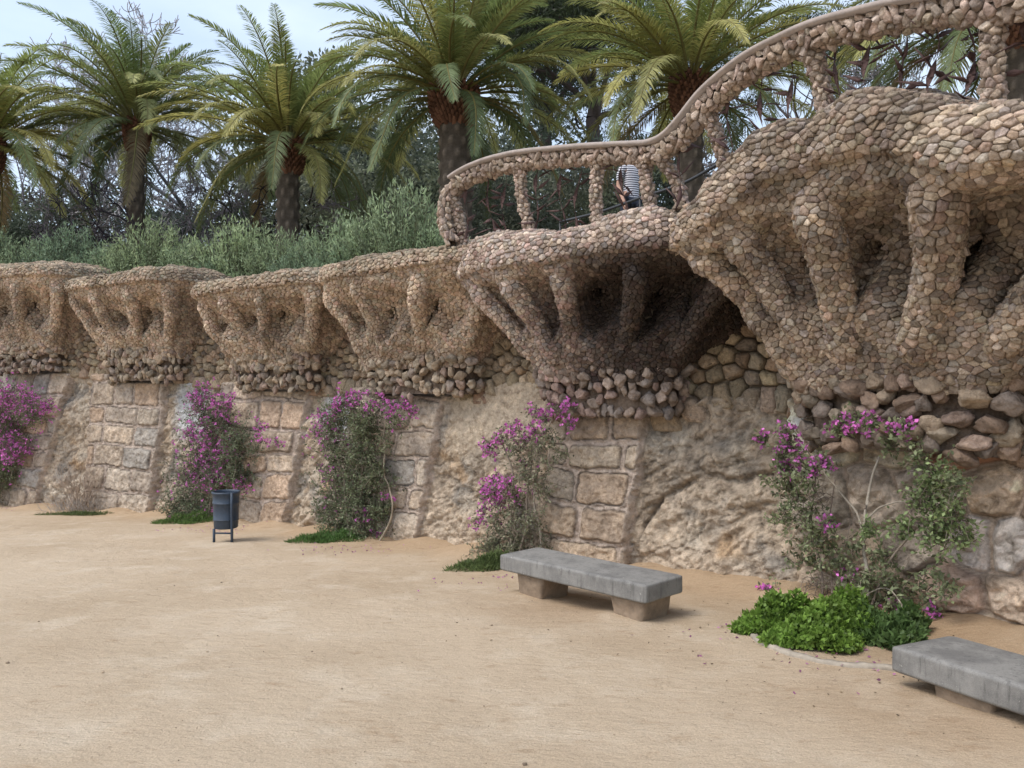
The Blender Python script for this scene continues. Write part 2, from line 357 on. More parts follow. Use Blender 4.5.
NC=len(CB)
for i,c in enumerate(CB):
    near=i==NC-2; mid4=i==NC-3
    if near: c['ribs']=(.225,.325,.43,.575,.76); c['sg']=.026; c['nd']=.46; c['rb']=.20
    if mid4: c['ribs']=(.22,.335,.455,.59,.78); c['sg']=.026; c['nd']=.40; c['rb']=.13
    c['seed']=100+i
    P,N,hs,hull=corbel_surface(c)
    co=mk('overhanging_planter',(P-N*.03).reshape(-1,3),gridfaces(*P.shape[:2]),M['mortar'],wall)
    if near: co['label']='largest overhang of pale flat cobbles with deep niches under the ascending rail'
    elif mid4: co['label']='dark stained cobbled overhang carrying the low end of the railing'
    r=c['r']
    # dense samples
    dens=int(9*1.0)
    nu,nv=P.shape[1],P.shape[0]
    ns=int(30000*(.1/r)**2)
    rg=np.random.default_rng(i); ar=np.linalg.norm(np.cross(P[1:,:-1]-P[:-1,:-1],P[:-1,1:]-P[:-1,:-1]),axis=-1).ravel(); ns=int(ar.sum()*9/(r*r))
    ci=rg.choice(len(ar),ns,p=ar/ar.sum()); ia=ci//(nu-1); ib=ci%(nu-1); fa=rg.uniform(0,1,(ns,1)); fb=rg.uniform(0,1,(ns,1))
    def bil(Gd): return (Gd[ia,ib]*(1-fa)*(1-fb)+Gd[ia+1,ib]*fa*(1-fb)+Gd[ia,ib+1]*(1-fa)*fb+Gd[ia+1,ib+1]*fa*fb)
    Ps=bil(P); Ns=bil(N); Ns/=np.linalg.norm(Ns,axis=1)[:,None]
    zr=c['zt']
    if mid4:
        pal=PAL_B
        def colf(p,cc,c=c,zr=zr):
            # brown staining plus the right side's shade, both put into the stone colour
            rel=(p[0]-W(c['c'],.8,0)[0]); k=float(ss(-.6,.45,rel+.5*float(perlin(p*1.4))))*float(1-ss(zr-.30,zr+.12,p[2]))
            return cc*(1.65-1.40*k)*np.array([1.0,1.0-.06*k,1.0-.06*k])
    elif near:
        pal=PAL_C; colf=lambda p,cc: cc*(1.03+.60*float(perlin(p*.9+3)))*(1-.3*float(ss(.1,.4,perlin(p*2.1+5))))
    else:
        pal=PAL_A
        colf=lambda p,cc: cc*(1.17+.40*float(perlin(p*.8)))*(np.array([1,1,1.]) if p[2]<zr-.12 else np.array([.80,.82,.80]))*(1-.22*float(ss(.15,.4,perlin(p*1.9+9))))
    cobble('stone_scales',Ps,Ns,r,.22*r if near else .26*r,co,pal,anis=1.45 if near else 1.3,seed=i,colf=colf,tilt=.22,low=.26,shrink=.96)
    # struts standing proud of the hollowed face
    H0,N0,ribs_,tt_=hull; rg=np.random.default_rng(900+i); rr_=.155 if near else (.125 if mid4 else .115); PS=[];NS=[]
    for j,rb in enumerate(ribs_):
        hh_=np.linspace(.10,.80,26); it=np.clip(np.searchsorted(tt_,rb+.012*np.sin(hh_*4+j*2.3)+rg.uniform(-.008,.008)),0,len(tt_)-1); ih=np.searchsorted(hs,hh_)
        q=(hh_-.10)/.70; off=-rr_*.35-rr_*1.1*(1-ss(0,.16,q))-rr_*.9*ss(.86,1,q)
        pth=H0[ih,it]+N0[ih,it]*off[:,None]; rad_=rr_*(.92+.35*(q-.35)**2*2)*rg.uniform(.85,1.12)
        a_,b_=sweep_samples(pth,rad_,rad_,int(9*2*math.pi*rr_*np.linalg.norm(np.diff(pth,axis=0),axis=1).sum()/(r*r)),rg); PS.append(a_);NS.append(b_)
    cobble('strut_stones',np.vstack(PS),np.vstack(NS),r*.95,.25*r,co,pal,anis=1.2,seed=i+300,colf=(lambda p,cc,cf=colf: cf(p,cc)*1.12),tilt=.22,low=.2,sink=2.2,shrink=.97)
    # collar of hanging rough stones
    rg=np.random.default_rng(500+i); A=Acc(); sz=.12 if not near else .17
    x,d=sect(c['wb']+.01,c['pb']+.0); L=np.r_[0,np.cumsum(np.hypot(np.diff(x),np.diff(d)))]
    rows=3 if near else 2
    for row in range(rows+2):
        l=rg.uniform(0,.1)
        while l<L[-1]:
            ww=sz*rg.uniform(.6,1.45); l+=ww*.85
            xx=np.interp(l,L,x);dd=np.interp(l,L,d)
            zz=c['zc']+c['ch']*(row+.5)/(rows+1)+rg.normal(0,.045)
            inn=.10*(rows-row)/rows
            dd=dd-inn; xx=xx*(1-.06*(rows-row)/rows)
            hh=c['ch']/(rows+1)*rg.uniform(.7,1.0)*(.82 if not near else 1.0)
            V,Fc=rockverts(rg,(ww*.66,ww*.62,hh*.78),3,11,.30)
            s=c['c']+xx; pos=W(s,dd,zz); e1=W(s+.1,dd,zz)-pos; e1/=np.linalg.norm(e1); n1=np.array([e1[1],-e1[0],0])
            cc=np.array((PAL_B if mid4 else PAL_R)[rg.integers(5)])*rg.uniform(.9,1.5)
            if near and rg.random()<.25: cc=np.array([.30,.22,.165])*rg.uniform(.8,1.3)
            A.add(place(V,pos,e1,n1,rg.normal(0,.15)),Fc,cc); l+=ww*.28
    # solid core behind them
    zc=np.linspace(c['zc']+.03,c['zc']+c['ch']+.1,4)
    core=np.array([W(c['c']+x[::10]*.9,d[::10]-.10,np.full(len(x[::10]),z)) for z in zc])
    A.add(core.reshape(-1,3),gridfaces(*core.shape[:2]),(.17,.13,.10))
    A.build('hanging_stone_collar',M['rock'],wall)
print('corbels',time.time()-T0)

# ------------------------------------------------------------------ lower wall as one relief, split into piers and rock faces
sA,sB=CB[0]['c']-2,CB[-1]['c']+3
vis0,vis1=s_at(-60),s_at(1100)
svals=[];s=sA
while s<sB:
    svals.append(s); s+= .016 if s>s_at(560) and s<vis1 else (.022 if vis0<s<vis1 else .06)
Sg=np.array(svals); NV=150
# top of the lower wall
kx=[];kz=[]
for i,c in enumerate(CB):
    kx+= [c['c']-c['wb']*.9,c['c']+c['wb']*.9]; kz+=[c['zc']+.06]*2
    if i<NC-1:
        n=CB[i+1]; m=(c['c']+n['c'])/2; a=c['c']+c['wb']+.25; b=n['c']-n['wb']-.25
        zt=(c['zc']+n['zc'])/2+.15
        if i==NC-3: zt=zw(720,392,0)
        if i==NC-4: zt=zw(480,378,0)
        if b>a: kx+=[a,b]; kz+=[zt,zt]
o=np.argsort(kx); kx=np.array(kx)[o];kz=np.array(kz)[o]
ztop=np.interp(Sg,kx,kz)
zg=gz(Yat(Sg))-.35
vv=np.linspace(0,1,NV)
Zg=zg[None]+(ztop-zg)[None]*vv[:,None]; SS=np.broadcast_to(Sg[None],Zg.shape)
hg=Zg-(zg[None]+.35)
Dg=-.06*hg+.02
P3=np.stack([SS,Zg*1.0,np.zeros_like(Zg)],-1)
# pier edges (s at top and at ground) per corbel
def edge(ut,ub): return s_at(ut,-.1),s_at(ub,.05)
PE={}
for i,c in enumerate(CB): PE[i]=((c['c']-c['wb']-.1,c['c']-c['wb']-.35),(c['c']+c['wb']-.1,c['c']+c['wb']-.2))
b6=NC-7  # index of first visible
for i,(l,r_) in {NC-6-0:((-55,-70),(72,35)),NC-5:((92,84),(166,150)),NC-4:((222,206),(312,285))}.items(): PE[i]=(edge(*l),edge(*r_))
PE[NC-6]=(edge(-48,-62),edge(72,36)); PE[NC-5]=(edge(92,84),edge(168,150)); PE[NC-4]=(edge(222,206),edge(313,286)); 
PE_idx={NC-7:None}
order=list(range(NC))
# map: CB index of the visible n0..n5 is NC-7..NC-2
n0=NC-7
PE[n0]=(edge(-48,-62),edge(72,36)); PE[n0+1]=(edge(92,84),edge(168,150)); PE[n0+2]=(edge(222,206),edge(313,286))
PE[n0+3]=(edge(355,335),edge(446,418)); PE[n0+4]=(edge(553,540),edge(650,625)); PE[n0+5]=(edge(792,800),(CB[n0+5]['c']+2.2,CB[n0+5]['c']+2.2))
PE[n0+6]=((CB[n0+5]['c']+2.2,)*2,(CB[-1]['c']+3,)*2)
frac=np.clip((Zg-(zg[None]+.35))/(ztop-zg-.35)[None],0,1)
wob=.05*perlin(np.stack([SS*.5,Zg*2.2,np.full_like(Zg,9)],-1))+.02*perlin(np.stack([SS*2,Zg*7,np.full_like(Zg,9)],-1))
reg=np.full(Zg.shape,-1); 
relief=np.zeros_like(Zg); color=np.zeros(Zg.shape+(3,)); mort=np.zeros_like(Zg); edgeline=np.zeros_like(Zg)
# natural rock everywhere first
Q=np.stack([SS,Zg,np.zeros_like(Zg)],-1)
warp=np.stack([fbm(Q*.9+5,3),fbm(Q*.9+25,3)],-1)
big=fbm(Q*np.array([.8,1.0,1])+1,4)
# tilted strata
ang=.5; st=np.stack([(SS*math.cos(ang)+Zg*math.sin(ang))*1.3,(Zg*math.cos(ang)-SS*math.sin(ang))*6.5,np.zeros_like(Zg)],-1)+warp[...,[0,1,1]]*2.2
stra=fbm(st,5,.6); ridg=1-np.abs(fbm(Q*np.array([2.2,3.0,1])+warp[...,[0,1,1]]*1.2+40,4))*2.6
rock=.22*big+.085*stra+.06*fbm(Q*5+3,4,.6)-.022*ss(.88,1.0,ridg)+.025*fbm(Q*9,3)
rc=np.array([.40,.315,.225])*np.ones(Zg.shape+(3,))
mixn=lambda a,b,t: a*(1-t[...,None])+np.array(b)*t[...,None]
rc=mixn(rc,(.27,.235,.19),ss(-.02,.30,fbm(Q*1.2+60,4)))
rc=mixn(rc,(.48,.40,.30),ss(.02,.35,fbm(Q*1.6+80,4)))
rc=mixn(rc,(.40,.26,.14),ss(.18,.42,fbm(Q*1.1+99,4))*.7)
rc=rc*(1+.5*stra)[...,None]*(1-.25*ss(.88,1.0,ridg))[...,None]
cre=np.abs(fbm(Q*np.array([2.0,2.8,1])+warp[...,[1,0,1]]*.8+70,5,.55)); rock=rock+.16*np.minimum(cre,.3); rc=rc*(1-.35*np.exp(-(cre/.035)**2))[...,None]  # crease shade darkened into the rock colour
relief[:]=rock-.05; color[:]=rc
# crack separating the two big rocks between the last two overhangs
sL,sR=s_at(640),s_at(800)
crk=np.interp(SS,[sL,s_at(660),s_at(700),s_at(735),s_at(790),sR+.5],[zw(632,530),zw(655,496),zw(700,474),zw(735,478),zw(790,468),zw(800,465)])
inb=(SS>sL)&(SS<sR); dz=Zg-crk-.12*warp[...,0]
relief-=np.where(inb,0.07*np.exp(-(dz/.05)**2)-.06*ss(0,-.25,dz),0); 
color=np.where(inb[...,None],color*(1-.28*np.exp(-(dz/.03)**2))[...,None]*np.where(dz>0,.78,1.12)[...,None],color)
# smooth rendered patch between third and fourth piers
sm=(ss(s_at(444),s_at(452),SS)*(1-ss(s_at(520),s_at(545),SS)))*ss(zw(480,480),zw(480,430),Zg)
relief=relief*(1-.75*sm)+.02*sm; color=mixn(color,(.41,.33,.235),sm*.85)*(1+.08*fbm(Q*6,3))[...,None]
# pale blue-grey lime stains below two ledges
for ua,ub_ in ((168,200),(314,345)):
    a_=s_at(ua);b_=s_at(ub_); zz=zw(ua,390)
    k=ss(a_-.1,a_+.3,SS)*(1-ss(b_-.2,b_+.3,SS))*ss(zz-1.5,zz-.6,Zg+.5*warp[...,0])*.8
    color=mixn(color,(.46,.47,.46),np.clip(k+.3*k*fbm(Q*4,3),0,1))
# masonry piers
rg=np.random.default_rng(11)
for i in range(NC):
    (lt,lb),(rt,rb)=PE[i]
    sl=lb+(lt-lb)*frac+wob; sr=rb+(rt-rb)*frac+wob
    m=(SS>sl)&(SS<sr)
    if i>=n0+5: continue
    reg[m]=i
    proud=.055
    sd=np.minimum(SS-sl,sr-SS)
    # courses
    zlo=float(zg[np.searchsorted(Sg,lb)])+.2; zhi=float(ztop[np.searchsorted(Sg,(lt+rt)/2)])+.1
    wz=Zg+.09*perlin(np.stack([SS*1.0,Zg*.6,np.full_like(Zg,i+.5)],-1)); ws=SS-.5*(sl+sr)
    hgt=np.full(Zg.shape,0.0); colr=np.ones(Zg.shape+(3,))*np.array([.42,.335,.26]); dist=np.full(Zg.shape,-.04)
    z=zlo-.3; hm=.44 if i<n0+4 else .40
    while z<zhi:
        ch=hm*rg.uniform(.85,1.3); x=-2.6+rg.uniform(-.3,0); hw=max(rt-lt,rb-lb)/2+.2
        cuts=[-hw-.1]
        xx=-hw+rg.uniform(.3,.9)
        while xx<hw-.25: cuts.append(xx); xx+=rg.uniform(.6,1.15)
        cuts.append(hw+.1)
        for a_,b_ in zip(cuts[:-1],cuts[1:]):
            wa=.05*perlin(np.array([[a_,z,1.]]))[0]
            cx=np.clip((a_+b_)/2,-9,9)
            gap=.028
            # distance inside rounded box, also clipped by pier edges
            dx=np.minimum(np.minimum(ws-a_,b_-ws),sd+.01)-gap-wa*.2; dzz=np.minimum(wz-z,z+ch-wz)-gap
            ins=(dx>-.03)&(dzz>-.03)&m
            if not ins.any(): continue
            rr=.07; qx=np.maximum(rr-dx[ins],0); qz=np.maximum(rr-dzz[ins],0)
            di=rr-np.hypot(qx,qz); di=np.where((qx==0)&(qz==0),np.minimum(dx[ins],dzz[ins]),di)
            di=di+.03*perlin(np.stack([SS[ins]*5,Zg[ins]*5,np.full(ins.sum(),i*1.)],-1))
            sub=dist[ins]; upd=di>sub; 
            o3=rg.uniform(0,99,3); q3=Q[ins]
            hb=.05*ss(0,.035,di)+.085*fbm(q3*2.2+o3,5,.6)*ss(0,.1,di)+.05*fbm(q3*9+o3,3,.6)+rg.uniform(-.02,.04)
            cb_=np.array([(.42,.33,.24),(.38,.30,.22),(.45,.37,.28),(.40,.29,.20),(.37,.30,.23),(.33,.29,.24)][rg.integers(6)])*rg.uniform(.85,1.15)
            if i==n0+4: cb_=np.array([(.41,.31,.215),(.38,.285,.20),(.43,.345,.25),(.35,.29,.22)][rg.integers(4)])*rg.uniform(.85,1.12)
            cn=cb_[None]*(1+.55*fbm(q3*2.5+o3,4))[:,None]
            H=hgt[ins];C_=colr[ins];D_=dist[ins]
            k=ss(-.008,.012,di)[:,None]
            H=np.where(upd,np.where(di>0,hb,0),H); C_=np.where(upd[:,None],C_*(1-k)+cn*k,C_); D_=np.where(upd,di,D_)
            hgt[ins]=H;colr[ins]=C_;dist[ins]=D_
        z+=ch
    # light raised mortar ribbon
    mr=np.exp(-((dist+.006)/.02)**2)*.03
    rel=proud+hgt*.9+np.where(dist<0.0,mr,0)+.012*fbm(Q*12,2)
    mk_=dist<.004
    colr=np.where(mk_[...,None],np.array([.44,.35,.275])*(1+.25*fbm(Q*8,3))[...,None],colr)
    # thin shadow line painted into the colour where block meets mortar
    colr*=(1-.6*np.exp(-((dist-.006)/.012)**2))[...,None]
    k=ss(0,.06,sd)
    relief=np.where(m,relief*(1-k)+rel*k,relief); color=np.where(m[...,None],colr,color)
    # mortar bead along the pier edge
    bead=np.exp(-((sd-.03)/.03)**2)*m
    relief+=.05*bead; color=mixn(color,(.45,.36,.28),np.clip(bead*.8,0,1))
# large irregular stones of the right end
def sp(u,v):
    s=s_at(u,.1); return s,zw(u,v,.1)
sites=[(812,500,(.35,.29,.22)),(838,432,(.52,.45,.33)),(880,440,(.42,.35,.26)),(955,442,(.36,.20,.13)),(1018,440,(.27,.19,.13)),(870,500,(.40,.32,.24)),(920,495,(.36,.29,.22)),
 (985,490,(.42,.31,.21)),(1040,500,(.25,.18,.13)),(965,548,(.38,.32,.27)),(1010,555,(.40,.35,.30)),(860,560,(.35,.27,.19)),(905,550,(.33,.27,.21)),(950,590,(.37,.26,.19)),(1005,600,(.38,.29,.21)),(840,620,(.36,.28,.2)),(900,610,(.36,.26,.18)),(1050,580,(.34,.26,.2)),(1070,450,(.34,.26,.2)),(985,640,(.36,.28,.2))]
ST=[];
for u,v,c_ in sites: s_,z_=sp(u,v); ST.append((s_,z_,c_))
base_s=s_at(1060)
for a_ in range(14):
    for b_ in range(5): ST.append((base_s+.45+a_*.7+rg.uniform(-.2,.2),-.6+b_*.45+rg.uniform(-.12,.12),tuple(np.array([.36,.28,.21])*rg.uniform(.8,1.15))))
m=SS>PE[n0+5][0][0]+(PE[n0+5][0][1]-PE[n0+5][0][0])*(1-frac)+wob*2
X2=SS+.12*fbm(Q*1.7,3); Z2=(Zg+.10*fbm(Q*1.9+7,3))*1.35
ds=np.full((2,)+Zg.shape,1e9); idn=np.zeros(Zg.shape,int)
mm=SS>PE[n0+5][0][0]-1
for k,(a_,b_,c_) in enumerate(ST):
    dd=np.hypot(X2-a_,Z2-b_*1.35); lt=dd<ds[0]; ds[1]=np.where(lt,ds[0],np.minimum(ds[1],dd)); ds[0]=np.where(lt,dd,ds[0]); idn=np.where(lt,k,idn)
dist=(ds[1]-ds[0])*.5
cols=np.array([c_ for _,_,c_ in ST])[idn]; off=rg.uniform(0,60,(len(ST),3))[idn]
cols=cols*1.22; hb=.08*ss(.008,.07,dist)+.20*fbm(Q*1.5+off,5,.6)*ss(0,.1,dist)+.14*fbm(st*.8+off,5,.6)*ss(0,.1,dist)+.04*fbm(Q*9,3,.6)
cn=cols*(1+.7*fbm(Q*2.2+off,4)+.8*fbm(st+off,4))[...,None]
k=ss(.008,.018,dist)
mc=np.array([.43,.33,.245])*(1+.25*fbm(Q*8,3))[...,None]
cn=mc*(1-k)[...,None]+cn*k[...,None]; cn*=(1-.4*np.exp(-((dist-.018)/.010)**2))[...,None]  # same joint shadow line painted around these stones
relief=np.where(m,hb,relief); color=np.where(m[...,None],cn,color); reg[m]=n0+5
# earth colour just above the ground
k=(1-ss(.0,.35,hg+.15*warp[...,1]))*.55
color=mixn(color,(.42,.32,.22),k)
Dg=Dg+relief*ss(-.35,.0,hg)
# roll the top edge back under the overhangs
Dg-=.35*ss(.965,1.0,vv)[:,None]**2
PG=W(SS,Dg,Zg)
color=np.clip(color*np.array([.98,1.02,1.09])*1.2,.02,.75)
nu=len(Sg); FG=gridfaces(NV,nu); fr=reg[:-1,:-1].ravel()
fs=SS[:-1,:-1].ravel()
def submesh(name,mask,parent,label=None):
    f=FG[mask]
    if len(f)==0:return
    ids,inv=np.unique(f,return_inverse=True)
    o=mk(name,PG.reshape(-1,3)[ids],inv.reshape(f.shape),M['rock'],parent,color.reshape(-1,3)[ids])
    if label:o['label']=label
for i in range(NC-1):
    if i<n0+5: submesh('masonry_pier',fr==i,wall)
submesh('boulder_masonry',fr==n0+5,wall,'large irregular stones with red and cream blocks below the largest overhang')
for i in range(-1,NC-2):
    lo=CB[i]['c'] if i>=0 else -1; hi=CB[i+1]['c']
    submesh('rock_face',(fr==-1)&(fs>=lo)&(fs<hi),wall,'big banded natural rock behind the bench' if i==n0+4 else None)
print('lower wall',time.time()-T0,PG.shape)

# ------------------------------------------------------------------ rubble infill between the overhangs
for i in range(NC-1):
    c=CB[i];n=CB[i+1]; a=c['c']+c['wb']*.7; b=n['c']-n['wb']*.7
    z0=min(c['zc'],n['zc'])-.05; z1=min(c['zt'],n['zt'])-.12
    ss_=np.arange(a,b,.05); zz=np.arange(z0,z1,.05); S2,Z2=np.meshgrid(ss_,zz)
    zl=np.interp(S2,kx,kz)
    Db=-.22+.05*perlin(np.stack([S2,Z2,Z2*0],-1))
    P=W(S2,Db,Z2); N=-gridnormals(P)
    if (N[...,1].mean()>0): N=-N
    bk=mk('recess_backing',(P-N*.05).reshape(-1,3),gridfaces(*P.shape[:2]),M['mortar'],wall)
    big_=i==n0+4; rr=.20 if big_ else .17
    ns=9000; rg2=np.random.default_rng(i+40); a_=rg2.uniform(a,b,ns); b_=rg2.uniform(z0,z1 if not big_ else z0+1.7,ns); b_=b_[...]
    okk=b_>np.interp(a_,kx,kz)-.02; a_=a_[okk];b_=b_[okk]
    d_=-.22+.05*perlin(np.stack([a_,b_,b_*0],-1)); Ps=W(a_,d_,b_); nn=W(a_,d_+1,b_)-Ps
    cobble('rubble_infill',Ps,nn,rr,.07,bk,[(.36,.29,.20),(.30,.24,.17),(.40,.32,.23),(.27,.22,.17),(.33,.24,.17)],anis=1.15,seed=i+70,tilt=.25,low=0,shrink=.90,sink=1.2,hj=(.9,1.7))
print('infill',time.time()-T0)
# ------------------------------------------------------------------ generic growth helpers
def leafset(A,P,Dr,l,w,rg,c,fold=.0):
    """kite shaped leaves at P pointing along Dr"""
    n=len(P); Dr=Dr/(np.linalg.norm(Dr,axis=1)[:,None]+1e-9); l=np.broadcast_to(l,(n,))[:,None]; w=np.broadcast_to(w,(n,))[:,None]
    S=np.cross(Dr,rg.normal(size=(n,3))); S/=np.linalg.norm(S,axis=1)[:,None]+1e-9
    m=P+Dr*l*.45
    V=np.stack([P,m+S*w*.5,P+Dr*l,m-S*w*.5],1).reshape(-1,3)
    Fq=np.arange(4*n).reshape(n,4); c=np.broadcast_to(c,(n,3)); A.add(V,Fq,np.repeat(c,4,0))
def frust(A,P0,P1,r0,r1,k=5,c=(1,1,1)):
    P0=np.asarray(P0,float);P1=np.asarray(P1,float); n=len(P0); r0=np.broadcast_to(r0,(n,));r1=np.broadcast_to(r1,(n,))
    d=P1-P0; d/=np.linalg.norm(d,axis=1)[:,None]+1e-9
    u=np.cross(d,np.array([.31,.17,.93])); u/=np.linalg.norm(u,axis=1)[:,None]+1e-9; v=np.cross(d,u)
    t=np.arange(k)*2*math.pi/k
    ring=u[:,None]*np.cos(t)[None,:,None]+v[:,None]*np.sin(t)[None,:,None]
    V=np.concatenate([P0[:,None]+ring*r0[:,None,None],P1[:,None]+ring*r1[:,None,None]],1)
    a=np.arange(k);b=(a+1)%k; f=np.c_[a,b,b+k,a+k]; Fq=(np.arange(n)[:,None,None]*2*k+f[None]).reshape(-1,4)
    c=np.asarray(c,float); c=np.repeat(np.broadcast_to(c,(n,3)),2*k,0); A.add(V.reshape(-1,3),Fq,c)
def tube(A,pts,rad,k=8,c=(1,1,1),closed=False,cap=True,flat=1.0):
    pts=np.asarray(pts,float); n=len(pts); rad=np.broadcast_to(rad,(n,))
    d=np.gradient(pts,axis=0); d/=np.linalg.norm(d,axis=1)[:,None]+1e-9
    up=np.array([.02,.03,1.]); u=np.cross(d,up); bad=np.linalg.norm(u,axis=1)<.15; u[bad]=np.cross(d[bad],[1,.1,0]); u/=np.linalg.norm(u,axis=1)[:,None]; v=np.cross(u,d)
    t=np.arange(k)*2*math.pi/k
    V=pts[:,None]+rad[:,None,None]*(u[:,None]*np.cos(t)[None,:,None]+flat*v[:,None]*np.sin(t)[None,:,None])
    Fq=gridfaces(n,k,True); fs=[Fq]; V=V.reshape(-1,3)
    if cap:
        V=np.vstack([V,pts[:1],pts[-1:]]); a=np.arange(k);b=(a+1)%k
        fs.append(np.vstack([np.c_[b,a,np.full(k,n*k)],np.c_[a+(n-1)*k,b+(n-1)*k,np.full(k,n*k+1)]]))
    A.add(V,fs,c); return V
def smoothpath(P,n=12):
    return catrom(P,n)
def branch(rg,p,d,L,r,depth,segs,tips,spread=.6,up=.15,kids=(2,3),crook=.25,ratio=.72,nseg=4):
    d=d/np.linalg.norm(d)
    for k in range(nseg):
        d=d+rg.normal(0,crook,3)*.5+np.array([0,0,up*.3]); d/=np.linalg.norm(d)
        q=p+d*L/nseg; r2=r*(1-.28/nseg*1.3); segs.append((p,q,r,r2)); p=q;r=r2
        if depth>0 and k>=1 and rg.random()<.35:
            dd=d+rg.normal(0,spread,3); branch(rg,p,dd,L*ratio*rg.uniform(.6,.9),r*.55,depth-1,segs,tips,spread,up,kids,crook,ratio,nseg)
    if depth<=0: tips.append((p,d)); return
    for _ in range(rg.integers(kids[0],kids[1]+1)):
        dd=d+rg.normal(0,spread,3); branch(rg,p,dd,L*ratio*rg.uniform(.75,1.15),r*.68,depth-1,segs,tips,spread,up,kids,crook,ratio,nseg)
def segmesh(A,segs,k,c):
    P0=np.array([s[0] for s in segs]);P1=np.array([s[1] for s in segs]); r0=np.array([s[2] for s in segs]);r1=np.array([s[3] for s in segs])
    frust(A,P0,P1,r0,r1,k,c)

# ------------------------------------------------------------------ ground and terrace
def nonuni(a,b,c,d,st):
    core=np.arange(b,c,st); l=b-np.cumsum(np.geomspace(st*2,(b-a)/4,16)); r=c+np.cumsum(np.geomspace(st*2,(d-c)/4,16))
    return np.r_[l[::-1],core,r]
gx=nonuni(-300,-17,6,300,.06); gy=nonuni(-200,2.5,21,300,.055)
GX,GY=np.meshgrid(gx,gy)
Dp=D[::12]; md=np.full(GX.shape,1e9)
for p in Dp: md=np.minimum(md,np.hypot(GX-p[0],GY-p[1]))
Zb=SL*np.clip(GY,-60,90)
core=((GX>-18)&(GX<7)&(GY>2)&(GY<22)).astype(float)
q=np.stack([GX,GY,GX*0],-1)
Zn=(.028*fbm(q*.55,3)+.012*fbm(q*3+7,3)+.006*fbm(q*14+3,2))*core
Zb=Zb+Zn+.13*(1-ss(.0,.9,md+.15*fbm(q*.9,2)))
Zb-=1.0*ss(21,30,GY)*0
def sand(m,nt,b,c,mix,noise,tc):
    N=nt.nodes;L=nt.links
    def ramp(n,lo,hi):
        r=N.new('ShaderNodeMapRange'); r.inputs['From Min'].default_value=lo;r.inputs['From Max'].default_value=hi; L.new(n.outputs['Fac'],r.inputs['Value']); return r.outputs[0]
    n1=noise(.45,6,.6); c1=mix('MIX',(.54,.435,.315),(.46,.36,.25),ramp(n1,.40,.66))
    n2=noise(1.6,7,.65); c2=mix('MIX',c1,(.59,.495,.375),ramp(n2,.50,.70))
    mp=N.new('ShaderNodeMapping'); mp.inputs['Scale'].default_value=(1.6,3.2,1); mp.inputs['Rotation'].default_value=(0,0,.45); L.new(tc.outputs['Object'],mp.inputs[0])
    n3=noise(2.2,9,.75,mp.outputs[0]); c3=mix('MIX',c2,(.36,.255,.16),ramp(n3,.56,.74))
    n4=noise(110,3,.7); r4=N.new('ShaderNodeMapRange'); r4.inputs['From Min'].default_value=.25; r4.inputs['From Max'].default_value=.75; r4.inputs['To Min'].default_value=.74; r4.inputs['To Max'].default_value=1.26; L.new(n4.outputs['Fac'],r4.inputs['Value'])
    c4=mix('MULTIPLY',c3,r4.outputs[0])
    a=N.new('ShaderNodeAttribute'); a.attribute_name='col'; c5=mix('MULTIPLY',c4,a.outputs['Color'])
    L.new(c5,b.inputs['Base Color'])
    nb=noise(55,6,.75); nb2=noise(5,6,.7,mp.outputs[0])
    ad=N.new('ShaderNodeMath'); ad.operation='MULTIPLY_ADD'; ad.inputs[1].default_value=3.0; L.new(nb2.outputs['Fac'],ad.inputs[0]); L.new(nb.outputs['Fac'],ad.inputs[2])
    bp=N.new('ShaderNodeBump'); bp.inputs['Strength'].default_value=.8; bp.inputs['Distance'].default_value=.016; L.new(ad.outputs[0],bp.inputs['Height']); L.new(bp.outputs[0],b.inputs['Normal'])
M['sand']=mat('packed_sand',attr=False,var=0,bump=0,rough=.95,spec=.1,extra=sand)
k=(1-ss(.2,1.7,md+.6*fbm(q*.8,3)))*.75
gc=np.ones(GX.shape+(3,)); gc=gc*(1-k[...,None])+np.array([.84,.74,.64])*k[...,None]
# browner earth around the benches
for (fx_,fy_) in ((.97,7.15),(.14,8.05),(2.98,4.42)): Zb+=.035*np.exp(-(((GX-fx_)**2+(GY-fy_)**2)/.22**2))
for (bx,by) in ((.55,7.4),(2.7,4.6),(3.3,6.2)):
    kk=np.exp(-(((GX-bx)/.9)**2+((GY-by)/.9)**2))*.55; gc=gc*(1-kk[...,None])+np.array([.72,.62,.53])*kk[...,None]
gk=mk('ground',np.stack([GX,GY,Zb],-1).reshape(-1,3),gridfaces(*GX.shape),M['sand'],None,gc.reshape(-1,3)); gk['kind']='structure'
def gzz(x,y):
    i=np.searchsorted(gy,y)-1; j=np.searchsorted(gx,x)-1; return float(Zb[min(i,len(gy)-1),min(j,len(gx)-1)])
# upper terrace behind the wall
cs=np.array([c['c'] for c in CB]); ct=np.array([c['zt'] for c in CB])
def ter(s,q):
    z=np.interp(s,cs,ct); base=np.interp(s,[cs[n0+3],cs[n0+4]],[0.0,-.15])
    z0=z+base; z1=3.6
    return z0+(z1-z0)*ss(1,6,q)+.11*np.clip(q-14,0,60)
sv=np.linspace(0,Ls[-1],160); qv=np.r_[0,.5,1,1.5,2,3,4,5,6,8,10,12,14,17,20,25,30,40,60,90,140,260]
dirb=np.array([.50,.86])
TP=np.zeros((len(qv),len(sv),3)); w0=W(sv,-.30,0)
for i_,q_ in enumerate(qv):
    TP[i_,:,0]=w0[:,0]+dirb[0]*q_; TP[i_,:,1]=w0[:,1]+dirb[1]*q_; TP[i_,:,2]=ter(sv,q_)
M['soil']=mat('terrace_soil',base=(.16,.135,.09),attr=False,var=.35,scale=3,bump=.5,tint=(.07,.09,.035),tscale=.6,tamt=.9)
